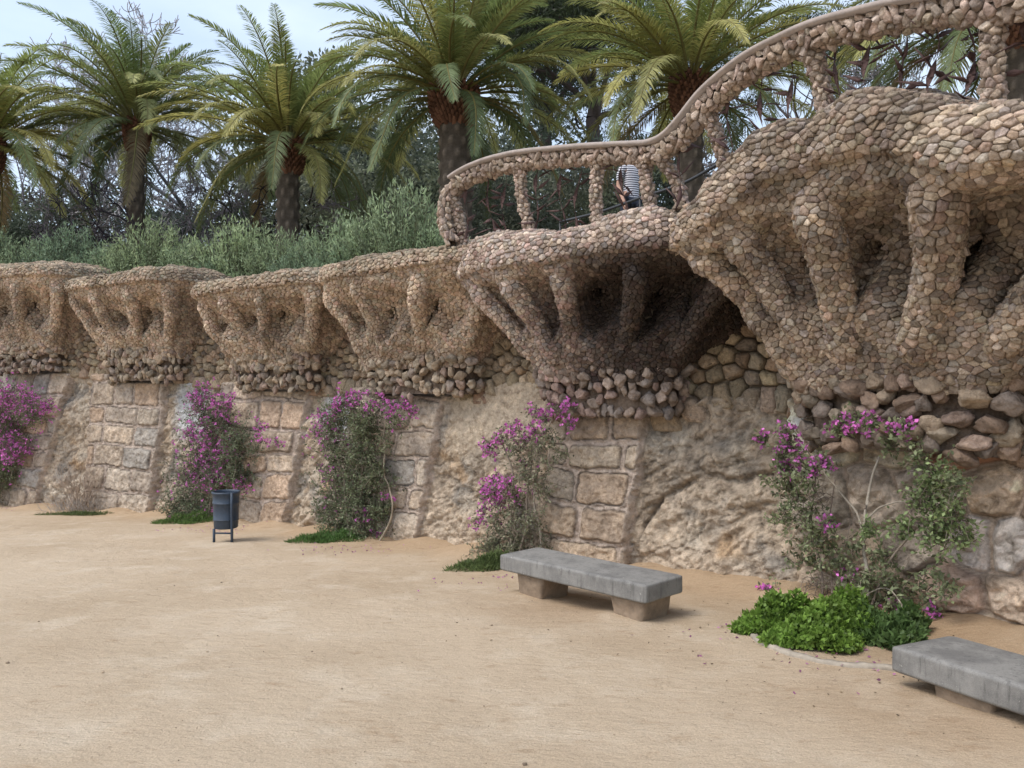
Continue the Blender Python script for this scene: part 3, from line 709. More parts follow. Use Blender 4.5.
tr=mk('terrace_ground',TP.reshape(-1,3),gridfaces(*TP.shape[:2]),M['soil']); tr['kind']='structure'

# ------------------------------------------------------------------ stone balustrade with iron lattice
def rimY(u,d): s=s_at(u,d); return float(W(s,d,0)[1])
def dd(u): return float(np.interp(u,[440,640,700,760,1024],[1.05,1.05,1.30,1.42,1.42]))
railpx=[(452,240),(445,222),(445,206),(452,191),(468,179),(490,170),(520,163),(560,159),(600,156.5),(640,155),(660,152),(676,143),(692,126),(710,104),(730,86),(755,68),(780,55),(815,40),(860,28),(910,18),(960,12),(1000,9),(1050,2),(1120,-20)]
RP=np.array([PX(u,v,rimY(max(u,450),dd(u))) for u,v in railpx]); 
RPs=smoothpath(RP,10)
bal=empty('stone_balustrade',(float(RP[8][0]),float(RP[8][1]),3.6),0,'pinkish rough stone railing curving and climbing along the top of the overhanging wall','railing')
PAL_P=[(.43,.34,.275),(.39,.31,.25),(.46,.375,.31),(.35,.28,.23),(.41,.32,.26)]
rg=np.random.default_rng(21)
seg=np.linalg.norm(np.diff(RPs,axis=0),axis=1).sum()
A=Acc(); tube(A,RPs-np.array([0,0,.01]),.07,10,(.45,.35,.3)); rail=A.build('rail_core',M['mortar'],bal)
P,N=sweep_samples(RPs-np.array([0,0,.0]),.10,.070,int(14000*seg/9),rg)
cobble('rail_stones',P,N,.060,.022,rail,PAL_P,anis=.70,seed=5,tilt=.55,low=.1)
# coping: a thin smooth band on top of the rail
dR=np.gradient(RPs,axis=0); dR/=np.linalg.norm(dR,axis=1)[:,None]
uR=np.cross(dR,np.array([.02,.03,1.])); uR/=np.linalg.norm(uR,axis=1)[:,None]; vR=np.cross(uR,dR)
sel=slice(34,len(RPs)); cp=RPs[sel]+vR[sel]*.095
prof=[(-.15,-.02),(.15,-.02),(.155,.012),(.13,.028),(-.13,.028),(-.155,.012)]
V=np.stack([cp+uR[sel]*a+vR[sel]*b_ for a,b_ in prof],1); V+= .006*fbm(V*5,2)[...,None]
mk('coping',V.reshape(-1,3),gridfaces(V.shape[0],6,True),M['coping'],bal)
posts=[((451,196),(464,246),.085),((521,166),(530,228),.075),((598,162),(598,226),.075),((645,160),(657,226),.075),((661,158),(682,204),.072),((706,104),(727,172),.075),((811,50),(824,146),.08),((993,16),(993,108),.085),((1108,0),(1115,60),.085)]
for i,(a,b_,r) in enumerate(posts):
    u0=a[0]; Yp=rimY(max(u0,450),dd(u0))+.02
    p0=PX(a[0],a[1],Yp);p1=PX(b_[0],b_[1],Yp)
    t=np.linspace(0,1,14)[:,None]; bend=np.sin(t*math.pi)*np.array([rg.uniform(-.06,.06),0,0]); pth=p1*(1-t)+p0*t+bend
    rad=r*(1+.45*ss(.78,1,t[:,0])+.2*(1-ss(0,.15,t[:,0])))
    A=Acc(); rad=rad*.78; tube(A,pth,rad*.85,10); o=A.build('baluster',M['mortar'],bal)
    P,N=sweep_samples(pth,rad*.88,rad*.88,2200,rg); cobble('baluster_stones',P,N,.055,.020,o,PAL_P,anis=1.1,seed=60+i,tilt=.45,low=.25)
# iron lattice
iron=empty('iron_lattice',(float(RP[12][0]),float(RP[12][1])+.1,3.6),0,'rusty twisted iron blades filling the openings of the stone railing','grille')
def railz(u):
    us=np.array([p[0] for p in railpx[2:]]);vs=np.array([p[1] for p in railpx[2:]]); return float(np.interp(u,us,vs))
def rimv(u): return float(np.interp(u,[450,530,600,655,690,740,825,880,990,1024,1100],[235,225,222,222,200,160,140,112,104,92,60]))
for a,b_ in zip(posts[:-1],posts[1:]):
    u0=a[0][0]+8;u1=b_[0][0]-8
    if u1-u0<20: continue
    A=Acc(); Yb=rimY(max((u0+u1)/2,450),dd((u0+u1)/2))+.12; wm=(u1-u0)/F*Yb; n=max(1,int(round(wm/.26)))
    for j in range(n):
        uu=u0+(u1-u0)*(j+.5)/n; Yc=rimY(max(uu,450),dd(uu))+.12; top=PX(uu,railz(uu),Yc); bot=PX(uu+rg.normal(0,5),rimv(uu)+6,Yc)
        m=12; t=np.linspace(0,1,m)[:,None]; pth=bot*(1-t)+top*t+np.c_[.03*np.sin(t*7+j),.02*np.cos(t*5),t*0]
        # flat twisted strap
        an=t[:,0]*9+rg.uniform(0,3); wv=np.c_[np.cos(an),np.sin(an),0*an]*.016*(1+.8*np.sin(t*11+j))
        V=np.concatenate([pth-wv,pth+wv,pth+wv+[0,.004,0],pth-wv+[0,.004,0]],1).reshape(m,4,3); A.add(V.reshape(-1,3),gridfaces(m,4,True))
        for q_ in np.arange(.12,.95,.16):
            c0=bot*(1-q_)+top*q_
            for sg_ in (-1,1):
                if rg.random()<.25: continue
                dr=np.array([sg_*rg.uniform(.4,1),rg.normal(0,.25),rg.uniform(-.6,.9)]); dr/=np.linalg.norm(dr); L_=rg.uniform(.12,.26); S_=np.cross(dr,rg.normal(size=3)); S_/=np.linalg.norm(S_); wd=rg.uniform(.012,.026)
                nn=np.cross(dr,S_)*.004
                K=[c0,c0+dr*L_*.35+S_*wd+nn*3,c0+dr*L_,c0+dr*L_*.35-S_*wd+nn*3]
                V=np.array([x+nn for x in K]+[x-nn for x in K]); A.add(V,[np.array([[0,1,2,3],[7,6,5,4],[0,4,5,1],[1,5,6,2],[2,6,7,3],[3,7,4,0]])])
    A.build('lattice_panel',M['rust'],iron,smooth=False)
# steel handrail on the walkway behind
hr=empty('steel_handrail',(2.0,11.6,3.6),0,'thin dark steel handrail on posts along the walkway behind the stone railing','handrail')
hp=[PX(560,222,11.6),PX(600,212,11.0),PX(640,198,10.4),PX(684,183,9.8),PX(725,160,9.3)]
A=Acc(); tube(A,smoothpath(hp,6),.022,8); A.build('rail_tube',M['steel'],hr)
for p in hp[::2]:
    A=Acc(); tube(A,[p,(p[0],p[1],3.3)],.016,6); A.build('support_post',M['steel'],hr)
print('balustrade',time.time()-T0)

# ------------------------------------------------------------------ palms
def palm(name,u,v,Y,vb,tr_,nf,L,seed,label,lean=0,only=None):
    rg=np.random.default_rng(seed); top=PX(u,v,Y); bx=top[0]+lean; z0=ter(0,0)*0+3.4+.11*max(Y-26,0)
    root=empty(name,(bx,Y,z0),0,label,'palm tree','Canary type date palms with arching fronds on the terrace')
    root['group']='tall feather palms on the terrace'
    # trunk
    n=90;k=28; t=np.linspace(0,1,n); a=np.arange(k)*2*math.pi/k; TT,AA=np.meshgrid(t,a,indexing='ij')
    H=top[2]-z0; px=bx+(top[0]-bx)*t**1.3
    r=tr_*(1.12-.12*t); pat=np.maximum(0,np.sin(AA*7+TT*H*9))*np.maximum(0,np.sin(-AA*7+TT*H*9))
    rr=r[:,None]*(1+.20*pat+.05*fbm(np.stack([np.cos(AA)*2,np.sin(AA)*2,TT*H*2],-1),3))
    V=np.stack([px[:,None]+rr*np.cos(AA),Y+rr*np.sin(AA),z0+TT*H],-1)
    c=np.array([.12,.098,.08])*(.8+1.3*pat+.5*fbm(np.stack([AA,TT*H*3,AA*0],-1),3))[...,None]
    mk('trunk',V.reshape(-1,3),gridfaces(n,k,True),M['bark'],root,np.clip(c,.01,1).reshape(-1,3))
    # boss of old frond bases
    A=Acc(); nb=230; g=np.arange(nb)*2.39996; hh=np.linspace(-.75,.35,nb); rb=tr_*(1.0+.75*np.sin((hh+.75)/1.1*math.pi*.62+.25))
    P0=np.c_[top[0]+rb*.75*np.cos(g),Y+rb*.75*np.sin(g),top[2]+hh]; dr=np.c_[np.cos(g),np.sin(g),np.full(nb,.75)]; dr/=np.linalg.norm(dr,axis=1)[:,None]
    frust(A,P0,P0+dr*tr_*.62,.085,.045,5,np.array([.12,.06,.04])*rg.uniform(.8,2.2,(nb,1)))
    tube(A,[(top[0],Y,top[2]-.8),(top[0],Y,top[2]-.4),(top[0],Y,top[2]+.3)],[tr_*.9,tr_*1.35,tr_*1.0],14,(.05,.035,.025))
    A.build('frond_base_boss',M['bark'],root,smooth=False)
    A=Acc(); B=Acc()
    for i in range(nf):
        q=(i+.5)/nf; az=i*2.39996+rg.normal(0,.15); el=math.radians(80-80*q**.9-(14 if q>.9 else 0))+rg.normal(0,.09)
        l=L*rg.uniform(.85,1.1)*(.82 if q<.15 else 1); m=26; t=np.linspace(0,1,m)
        bend=(.80+.55*q)*rg.uniform(.7,1.25)
        ang=el-bend*t**1.5*1.2; ang=np.maximum(ang,-1.15)
        st=l/m; hx=np.cumsum(np.cos(ang))*st; hz=np.cumsum(np.sin(ang))*st; sw=rg.normal(0,.18)*t**2*l*.5
        ca,sa=math.cos(az),math.sin(az); b0=tr_*.8
        pth=np.c_[top[0]+(b0*math.cos(el)+hx)*ca-sw*sa,Y+(b0*math.cos(el)+hx)*sa+sw*ca,top[2]+.15+.25*(1-q)+hz]
        green=np.array([.25,.31,.125]); yel=np.array([.50,.46,.18]); old=np.array([.19,.24,.12])
        base=green*(1-.75*ss(.35,.7,q))+yel*.75*ss(.35,.7,q) if q<.78 else old
        if rg.random()<.25: base=base*.5+yel*.5
        if q>.985: base=np.array([.24,.18,.10])
        base=base*rg.uniform(.8,1.2)
        tube(B,pth,np.linspace(.045,.008,m),4,np.array([.24,.22,.09]),cap=False)
        nl=112; tl=np.linspace(.10,.995,nl); pos=np.stack([np.interp(tl,t,pth[:,j]) for j in range(3)],1)
        d=np.gradient(pth,axis=0); d=np.stack([np.interp(tl,t,d[:,j]) for j in range(3)],1); d/=np.linalg.norm(d,axis=1)[:,None]
        sd=np.array([-sa,ca,0]); nup=np.cross(d,sd); nup*=np.sign(nup[:,2:3]+1e-6)
        ll=.47*np.sin(np.clip(tl*.90+.09,0,1)*math.pi)**.6*(L/4.2)+.05
        for sg_ in (-1,1):
            fa=.75+.5*tl
            dr=sg_*sd[None]*1.0+d*fa[:,None]+nup*(.55-.45*q)+rg.normal(0,.13,(nl,3))-np.array([0,0,.25])
            cc=base[None]*rg.uniform(.75,1.25,(nl,1)); cc=cc*(1-.0*tl[:,None])
            # leaflet = two segments, drooping
            dr/=np.linalg.norm(dr,axis=1)[:,None]; l_=ll[:,None]*rg.uniform(.85,1.1,(nl,1))
            mid_=pos+dr*l_*.5; tip=mid_+(dr-np.array([0,0,.35]))*l_*.5
            S=np.cross(dr,d); S=d*.9+S*.3*sg_; S/=np.linalg.norm(S,axis=1)[:,None]; wv=.021
            V=np.stack([pos-S*wv*.6,pos+S*wv*.6,mid_+S*wv,tip,mid_-S*wv],1).reshape(-1,3); o=np.arange(nl)[:,None]*5
            A.add(V,[o+np.array([0,1,2,4]),o+np.array([4,2,3])],np.repeat(cc,5,0))
    cr=A.build('crown',M['leaf'],root,smooth=False); B.build('frond_stalks',M['leaf'],root)
    return root
PL=[(-12,150,26,.30,62,4.4,1,'feather palm cut off by the left edge of the photo',0),
 (137,132,28,.27,66,4.8,2,'feather palm with slim dark trunk beside the black forked tree',-.1),
 (288,152,25,.33,70,4.4,3,'feather palm with yellow green heart and pale thick trunk in the middle of the hedge',0),
 (454,102,22,.42,82,4.5,4,'largest feather palm with stout trunk just left of the stone railing end',.1),
 (690,92,22,.34,70,4.7,5,'feather palm with pale green fronds rising behind the climbing stone rail',0),
 (1015,20,17,.32,70,4.5,6,'feather palm seen through the upper stone railing at the right edge',0)]
for (u,v,Y,tr_,nf,L,sd,lb,ln) in PL: palm('feather_palm',u,v,Y,0,tr_,nf,L,sd,lb,ln)
print('palms',time.time()-T0)

# ------------------------------------------------------------------ trees beyond
def baretree(name,u,vtop,Y,vb,r,seed,label,depth=5,colr=(.075,.068,.07),spread=.55,up=.25,crook=.35,k=4,group='bare winter trees behind the palms',kids=(2,3),tw=1):
    rg=np.random.default_rng(seed); z0=3.5+.09*max(Y-24,0); x=(u-512)/F*Y; H=zat(vtop,Y)-z0
    root=empty(name,(x,Y,z0),0,label,'tree',group)
    segs=[];tips=[]; L=H*(.34 if k==6 else .385)
    branch(rg,np.array([x,Y,z0-.1]),np.array([rg.normal(0,.12),0,1.]),L,r,depth,segs,tips,spread,up,kids,crook,.70)
    big=[s for s in segs if s[2]>r*.30]; sm=[s for s in segs if s[2]<=r*.30]
    A=Acc(); segmesh(A,big,8,colr); A.build('trunk',M['bark'],root)
    A=Acc(); segmesh(A,[(a,b_,max(p,.020*tw),max(q_,.016*tw)) for a,b_,p,q_ in sm],3,np.array(colr)*1.5); A.build('branches',M['bark'],root)
    return tips
baretree('bare_tree',100,45,38,0,.22,31,'grey leafless tree with fine twigs above the leftmost palms',6,(.26,.25,.26),tw=.95)
baretree('bare_tree',200,30,40,0,.22,32,'grey leafless tree with fine twigs between the two left palms',6,(.26,.25,.26))
baretree('bare_tree',30,70,36,0,.2,33,'small grey leafless tree at the far left behind the palm fronds',6,(.15,.14,.15))
baretree('bare_tree',760,70,30,0,.2,34,'leafless tree seen through the first tall opening of the climbing railing',6,(.11,.10,.10))
baretree('bare_tree',860,60,27,0,.2,35,'leafless tree seen through the widest opening of the climbing railing',6,(.11,.10,.10))
baretree('dark_forked_tree',176,120,27,0,.22,36,'black forked tree with crooked limbs between two palms',4,(.03,.025,.03),.6,.15,.5,6,'black crooked trees behind the hedge')
baretree('dark_forked_tree',72,150,25,0,.16,37,'black leaning tree with low crooked limbs at the far left hedge',4,(.03,.025,.03),.75,.05,.6,6,'black crooked trees behind the hedge')
baretree('dark_forked_tree',20,150,24,0,.15,38,'black crooked tree below the leftmost palm crown',4,(.03,.025,.03),.75,.05,.6,6,'black crooked trees behind the hedge')
baretree('dark_forked_tree',262,150,28,0,.16,39,'black thin tree just left of the thick pale palm trunk',4,(.03,.025,.03),.6,.1,.5,6,'black crooked trees behind the hedge')
baretree('dark_forked_tree',345,160,28,0,.17,40,'black low branching tree between two palm trunks',4,(.03,.025,.03),.7,.1,.5,6,'black crooked trees behind the hedge')
for (u,vt,Y,sd,lb) in [(45,165,27,41,'low grey thicket like tree under the leftmost palm'),(108,160,28,42,'low grey leafless tree just left of the slim palm trunk'),(215,160,28,43,'low grey leafless tree between the forked tree and the pale palm'),(318,165,28,44,'low grey leafless tree right of the pale palm trunk'),(398,165,26,45,'low grey leafless tree left of the stout palm trunk'),(160,150,31,46,'grey leafless tree behind the black forked tree'),(255,150,32,47,'grey leafless tree behind the crown of the pale palm')]:
    baretree('bare_tree',u,vt,Y,0,.10,sd,lb,5,(.17,.15,.165),.7,.12,.5,4,kids=(2,3),tw=.75)
print('bare',time.time()-T0)
def denseproto(seed,colr,nc=90,per=130,ls=.20,shape=(1,1,1),name='evergreen_tree',tr_=.18,low=.15):
    rg=np.random.default_rng(seed); root=empty(name); segs=[];tips=[]
    branch(rg,np.array([0,0,-.3]),np.array([0,0,1.]),3.0,tr_,3,segs,tips,.6,.2,(2,3),.3,.72)
    A=Acc(); segmesh(A,segs,6,(.05,.042,.035)); A.build('trunk',M['bark'],root,world=False)
    A=Acc()
    for i in range(nc):
        d=rg.normal(size=3); d/=np.linalg.norm(d); rad=rg.uniform(.25,1)**.5
        c0=np.array([d[0]*shape[0]*3*rad,d[1]*shape[1]*3*rad,4.6+d[2]*shape[2]*3.0*rad]); cr=rg.uniform(.45,.95)
        q=rg.normal(size=(per,3)); q/=np.linalg.norm(q,axis=1)[:,None]; P=c0+q*cr*rg.uniform(.3,1,(per,1))*np.array([1.2,1.2,.75])
        leafset(A,P,q+rg.normal(0,.6,(per,3)),ls*rg.uniform(.6,1.2,per),ls*.45,rg,np.array(colr)*rg.uniform(.6,1.5)*rg.uniform(.8,1.2,(per,1)))
    A.build('crown',M['leaf'],root,smooth=False,world=False)
    return root
dp=[denseproto(50,(.11,.135,.10)),denseproto(51,(.13,.15,.12),shape=(1.1,1.1,.8)),denseproto(52,(.09,.11,.085),shape=(.9,.9,1.15))]  # crown colours greyed and lightened to paint in distance haze
lst=[(-60,150,36,1.4),(20,205,44,1.4),(75,200,34,1.0),(130,188,48,1.6),(200,198,38,1.1),(248,205,33,.9),(330,62,52,2.2),(300,140,36,1.3),(370,135,40,1.5),(415,150,32,1.15),(395,95,50,2.0),(475,140,34,1.3),(520,110,42,1.8),(560,140,30,1.0),(640,150,34,1.2),(590,185,28,.8),(500,175,27,.85),(670,165,38,1.2),(-20,200,30,.8),(720,170,40,1.2),(1010,110,24,.9),(960,130,30,1.0)]
used=[0,0,0]; look=['dark evergreen tree with rounded ragged crown','grey green broad evergreen tree','very dark tall evergreen tree']
where=['beyond the far left edge palm','at the far left behind the black trees','left of the slim palm trunk','behind the slim palm crown','between the slim and the pale palm','left of the pale palm trunk','showing its top between two palm crowns','behind the pale palm crown','right of the pale palm','left of the stout palm trunk','rising left behind the stout palm','right of the stout palm trunk','tall behind the first railing opening','low behind the second railing opening','behind the striped shirt visitor','close behind the low railing','close behind the end of the railing','below the pale green palm','low at the far left above the hedge','low behind the climbing rail','seen through the last railing opening','low behind the last railing opening']
for i,(u,v,Y,s) in enumerate(lst):
    k=i%3; p=dp[k]; x=(u-512)/F*Y; zt_=zat(v,Y); z0=zt_-7.6*s
    lb=look[k]+' '+where[i]
    o=p if not used[k] else dupe(p)
    used[k]=1; o.location=(x,Y,z0); o.rotation_euler=(0,0,i*1.7); o.scale=(s,s,s); tag(o,lb,'tree','dark evergreen trees beyond the terrace')
# umbrella pine with bare trunk
def pine(u,vt,Y,sc2,seed,label,vb_=235):
    rg=np.random.default_rng(seed); x=(u-512)/F*Y; z0=3.6+.09*max(Y-24,0); zt_=zat(vt,Y); root=empty('pine_tree',(x,Y,z0),0,label,'tree')
    segs=[];tips=[]; p=np.array([x,Y,z0-.2]); r=.36*sc2; H=(zt_-z0)
    for k in range(10): q=p+np.array([rg.normal(0,.12),0,H*.062]); segs.append((p,q,r,r*.96)); p=q;r*=.96
    for k in range(7):
        branch(rg,p+np.array([0,0,-k*.25]),np.array([rg.normal(0,1),rg.normal(0,1),.8]),H*.16,r*.5,2,segs,tips,.5,.3,(2,3),.3,.75)
    A=Acc(); segmesh(A,segs,8,(.075,.06,.055)); A.build('trunk',M['bark'],root)
    A=Acc()
    for (tp,td) in tips+tips:
        c0=tp+rg.normal(0,.5,3)*sc2+np.array([0,0,.2]); n=150; q=rg.normal(size=(n,3)); q/=np.linalg.norm(q,axis=1)[:,None]
        P=c0+q*rg.uniform(.2,1,(n,1))*np.array([1.25,1.25,.6])*sc2; leafset(A,P,q+np.array([0,0,.4]),.32,.07,rg,np.array([.042,.058,.030])*rg.uniform(.6,1.5)*rg.uniform(.8,1.2,(n,1)))
    A.build('crown',M['leaf'],root,smooth=False)
pine(600,-45,42,1.5,61,'tall pine with straight dark trunk and heavy crown behind the palms')
pine(560,-20,50,1.5,62,'tall pine with its crown between the stout and the pale green palm')
pine(790,-5,60,1.0,63,'distant pine top behind the pale green palm')
# distant dark wood as one mass
rg=np.random.default_rng(77); A=Acc(); n=50000
xx=rg.uniform(-62,12,n); yy=rg.uniform(48,64,n); hh=rg.uniform(0,1,n)**.7; top=5.6+2.0*fbm(np.c_[xx*.16,yy*.1,xx*0],3)+.8*fbm(np.c_[xx*.7,yy*.5,xx*0],2)
P=np.c_[xx,yy,4+hh*top]; leafset(A,P,rg.normal(size=(n,3)),.5,.26,rg,np.array([.14,.16,.155])*rg.uniform(.5,1.5,(n,1)))
o=A.build('distant_woods',M['leaf'],None,smooth=False); tag(o,'distant dark green wood closing the view behind the trees','woods',kind='stuff')
print('trees',time.time()-T0)

# ------------------------------------------------------------------ oleander hedge bushes
def oleander(seed):
    rg=np.random.default_rng(seed); root=empty('oleander_bush'); A=Acc();B=Acc()
    ns=170; az=rg.uniform(0,2*math.pi,ns); sp_=rg.uniform(0,1,ns)**.6; rad=1.45
    base=np.c_[np.cos(az)*.35*sp_,np.sin(az)*.35*sp_,np.full(ns,-.2)]
    hgt=(1.75*np.sqrt(np.clip(1-.80*sp_**2,0,1)))*rg.uniform(.82,1.05,ns); tip=np.c_[np.cos(az)*rad*sp_,np.sin(az)*rad*sp_,hgt]
    mid_=base*.4+tip*.6+np.c_[np.zeros((ns,2)),np.full(ns,.12)]
    frust(B,base,mid_,.014,.009,4,(.12,.10,.07)); frust(B,mid_,tip,.009,.004,3,(.12,.12,.07))
    for i in range(ns):
        m=46; t=rg.uniform(.25,1.03,m)[:,None]; P=np.where(t<.6,base[i]*(1-t/.6)+mid_[i]*t/.6,mid_[i]*(1-(t-.6)/.4)+tip[i]*(t-.6)/.4)+rg.normal(0,.05,(m,3))
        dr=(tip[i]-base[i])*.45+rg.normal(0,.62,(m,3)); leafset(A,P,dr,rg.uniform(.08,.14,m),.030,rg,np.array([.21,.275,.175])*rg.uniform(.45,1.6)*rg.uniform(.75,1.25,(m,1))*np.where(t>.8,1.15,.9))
    B.build('stems',M['bark'],root,world=False); A.build('foliage',M['leaf'],root,smooth=False,world=False); return root
op=[oleander(81),oleander(82),oleander(83)]; used=[0,0,0]
ol=[(-70,228,1.0),(-15,222,1.0),(30,226,1.1),(70,232,1.05),(108,228,1.0),(150,226,1.1),(190,232,.95),(238,216,1.25),(282,232,.95),(318,232,.9),(345,222,1.0),(375,206,1.05),(402,196,1.1),(425,212,.8),(-130,228,1.1),(128,246,.8),(208,246,.75),(300,248,.7),(50,250,.75),(340,244,.75)]
wl=['second from the left end of the hedge','at the left edge of the hedge','under the leftmost palm crown','below the leaning black tree','left of the slim palm trunk','in front of the slim palm trunk','below the black forked tree','largest and roundest in the hedge','in front of the pale palm trunk','right of the pale palm trunk','behind the start of the third planter wall','taller on the slope left of the stout palm','topmost where the hedge climbs to the railing','small one at the railing end','farthest along the hedge to the left','low front one left of the round bush','low front one beside the round bush','low front one below the pale palm','low front one at the far left','low front one at the third planter wall']
for i,(u,vt,s) in enumerate(ol):
    back=-1.6 if i<15 else -.9
    s_=s_at(u,back) if u>-150 else s_at(-149,back); p=W(s_,back,0); zt_=zat(vt+9,p[1]); k=i%3
    o=op[k] if not used[k] else dupe(op[k]); used[k]=1
    o.location=(p[0],p[1],zt_-1.7*s); o.rotation_euler=(0,0,i*2.1); hs_=s*.80; o.scale=(hs_,hs_,s*(1+.16*math.sin(i*2.7))); tag(o,'grey green narrow leaved bush '+wl[i],'bush','clipped oleander hedge bushes on top of the wall')
print('hedge',time.time()-T0)

# ------------------------------------------------------------------ flowering climbers
def wp(u,v,d): 
    s=s_at(u,d); Y=float(W(s,d,0)[1]); return PX(u,v,Y)
def climber(bu,bv,stems,blobs,seed,label,dens=1.0,lc=(.165,.20,.125),name='bougainvillea',topd=.25,ls_=1.0,twc=(.24,.20,.16)):
    rg=np.random.default_rng(seed); b0=wp(bu,bv,.30); root=empty(name,tuple(b0),0,label,'flowering climber','magenta flowering climbers along the wall')
    S=Acc();Lf=Acc();Fl=Acc()
    for st in stems:
        P=[wp(u,v,d) for u,v,d in st[0]]; P=smoothpath(P,6); P=P+fbm(P*3,2)[:,None]*.04; tube(S,P,np.linspace(st[1],st[1]*.45,len(P)),7,st[2] if len(st)>2 else twc)
    for (u,v,rp,kind) in blobs:
        dpt=.25+rg.uniform(-.08,.12)+topd*float(ss(0,1,(bv-v)/230)); c0=wp(u,v,dpt); r=rp/F*c0[1]; 
        area=(r/.15)**2
        # woody twigs from the base region through the blob
        n=int((14 if kind!='s' else 7)*max(area,.5)*dens)
        a=rg.uniform(0,2*math.pi,n); st0=c0+rg.normal(0,.33,(n,3))*r*np.array([1,.7,1]); 
        dr=rg.normal(size=(n,3))*np.array([1,.6,.8])+np.array([0,-.15,.35]); dr/=np.linalg.norm(dr,axis=1)[:,None]
        L_=r*rg.uniform(.5,1.15,n)[:,None]; m1=st0+dr*L_*.5+rg.normal(0,.02,(n,3)); m2=m1+(dr+rg.normal(0,.35,(n,3)))*L_*.5-np.array([0,0,.02])
        frust(S,st0,m1,.005,.0035,3,np.array(twc)*rg.uniform(.6,1.3,(n,1))); frust(S,m1,m2,.0035,.002,3,np.array(twc)*rg.uniform(.6,1.3,(n,1)))
        nl={'g':16,'s':9,'f':6,'m':10,'b':0,'w':7}[kind]
        if nl:
            t=rg.uniform(.1,1.05,(n,nl,1)); P=np.where(t<.5,st0[:,None]*(1-2*t)+m1[:,None]*2*t,m1[:,None]*(2-2*t)+m2[:,None]*(2*t-1)).reshape(-1,3)+rg.normal(0,.018,(n*nl,3))
            cl=np.array(lc)*rg.uniform(.6,1.5,(n,1)); cl=np.repeat(cl,nl,0)*rg.uniform(.7,1.3,(n*nl,1))
            if kind=='w': cl=cl*np.array([1.12,1.25,1.05])
            leafset(Lf,P,rg.normal(size=P.shape)+np.array([0,-.3,-.1]),rg.uniform(.028,.055,len(P))*ls_,.027*ls_,rg,cl)
        if kind in 'fm':
            nf=int((38 if kind=='f' else 9)*max(area,.4)*min(dens,1.2)); ce=np.vstack([m2,m1])[rg.integers(0,2*n,nf)]+rg.normal(0,.03,(nf,3))
            for _ in range(4):
                hue=np.array([.62,.19,.53])*rg.uniform(.6,1.5,(nf,1))*np.array([1,1,1]); leafset(Fl,ce,rg.normal(size=(nf,3))+np.array([0,-.4,.2]),rg.uniform(.03,.048,nf),.034,rg,hue)
    S.build('stems',M['bark'],root)
    if Lf.n: Lf.build('foliage',M['leaf'],root,smooth=False)
    if Fl.n: Fl.build('blossoms',M['petal'],root,smooth=False)
    return root
climber(-5,508,[([(-5,508,.3),(0,470,.3),(5,430,.3)],.03)],
 [(5,400,20,'f'),(28,405,16,'f'),(48,408,9,'f'),(-14,420,26,'m'),(10,425,22,'m'),(-8,450,26,'m'),(12,450,18,'f'),(-10,480,24,'g'),(5,470,18,'g'),(30,415,16,'m'),(-45,430,30,'m'),(-45,470,30,'g')],101,'magenta flowering climber cut off by the left edge')
climber(205,522,[([(208,522,.3),(214,480,.3),(212,430,.25),(208,400,.2)],.03),([(204,522,.3),(195,470,.35),(188,435,.3)],.022),([(210,520,.3),(228,470,.3),(258,434,.2)],.018)],
 [(206,396,13,'f'),(222,405,12,'f'),(196,402,9,'f'),(188,433,8,'f'),(206,432,9,'f'),(210,446,10,'f'),(203,462,10,'f'),(216,478,10,'f'),(194,480,8,'f'),(242,487,9,'f'),(222,452,7,'f'),(258,427,7,'f'),(262,442,6,'f'),(276,443,5,'f'),
  (206,415,20,'m'),(222,430,22,'m'),(236,445,20,'g'),(205,455,24,'m'),(228,465,22,'m'),(195,480,24,'m'),(215,490,24,'m'),(185,505,20,'g'),(205,512,22,'g'),(238,478,16,'g'),(178,515,14,'g'),(255,450,12,'s')],102,'magenta flowering climber behind the litter bin')
climber(352,545,[([(378,546,.3),(392,510,.3),(384,470,.25),(386,410,.2)],.02,(.34,.29,.22)),([(350,545,.3),(345,490,.35),(335,440,.3),(330,420,.25)],.03),([(355,545,.3),(362,480,.3),(358,420,.25),(352,400,.2)],.026)],
 [(345,403,13,'f'),(358,398,9,'f'),(335,412,9,'f'),(322,424,10,'f'),(316,432,8,'f'),(372,403,8,'f'),(390,410,9,'f'),(402,406,8,'f'),(414,412,6,'f'),(328,445,8,'f'),(364,520,8,'f'),(376,538,8,'f'),(386,496,5,'f'),
  (345,420,22,'g'),(365,418,18,'g'),(330,435,18,'m'),(360,438,22,'g'),(340,455,20,'g'),(362,462,22,'g'),(335,478,22,'m'),(358,488,24,'g'),(378,478,18,'g'),(335,505,22,'g'),(360,512,24,'g'),(380,515,18,'g'),(340,530,20,'g'),(365,538,20,'g'),(388,445,14,'s'),(396,420,14,'m'),(325,520,14,'s')],103,'dense magenta flowering climber on the masonry below the pale planter overhang')
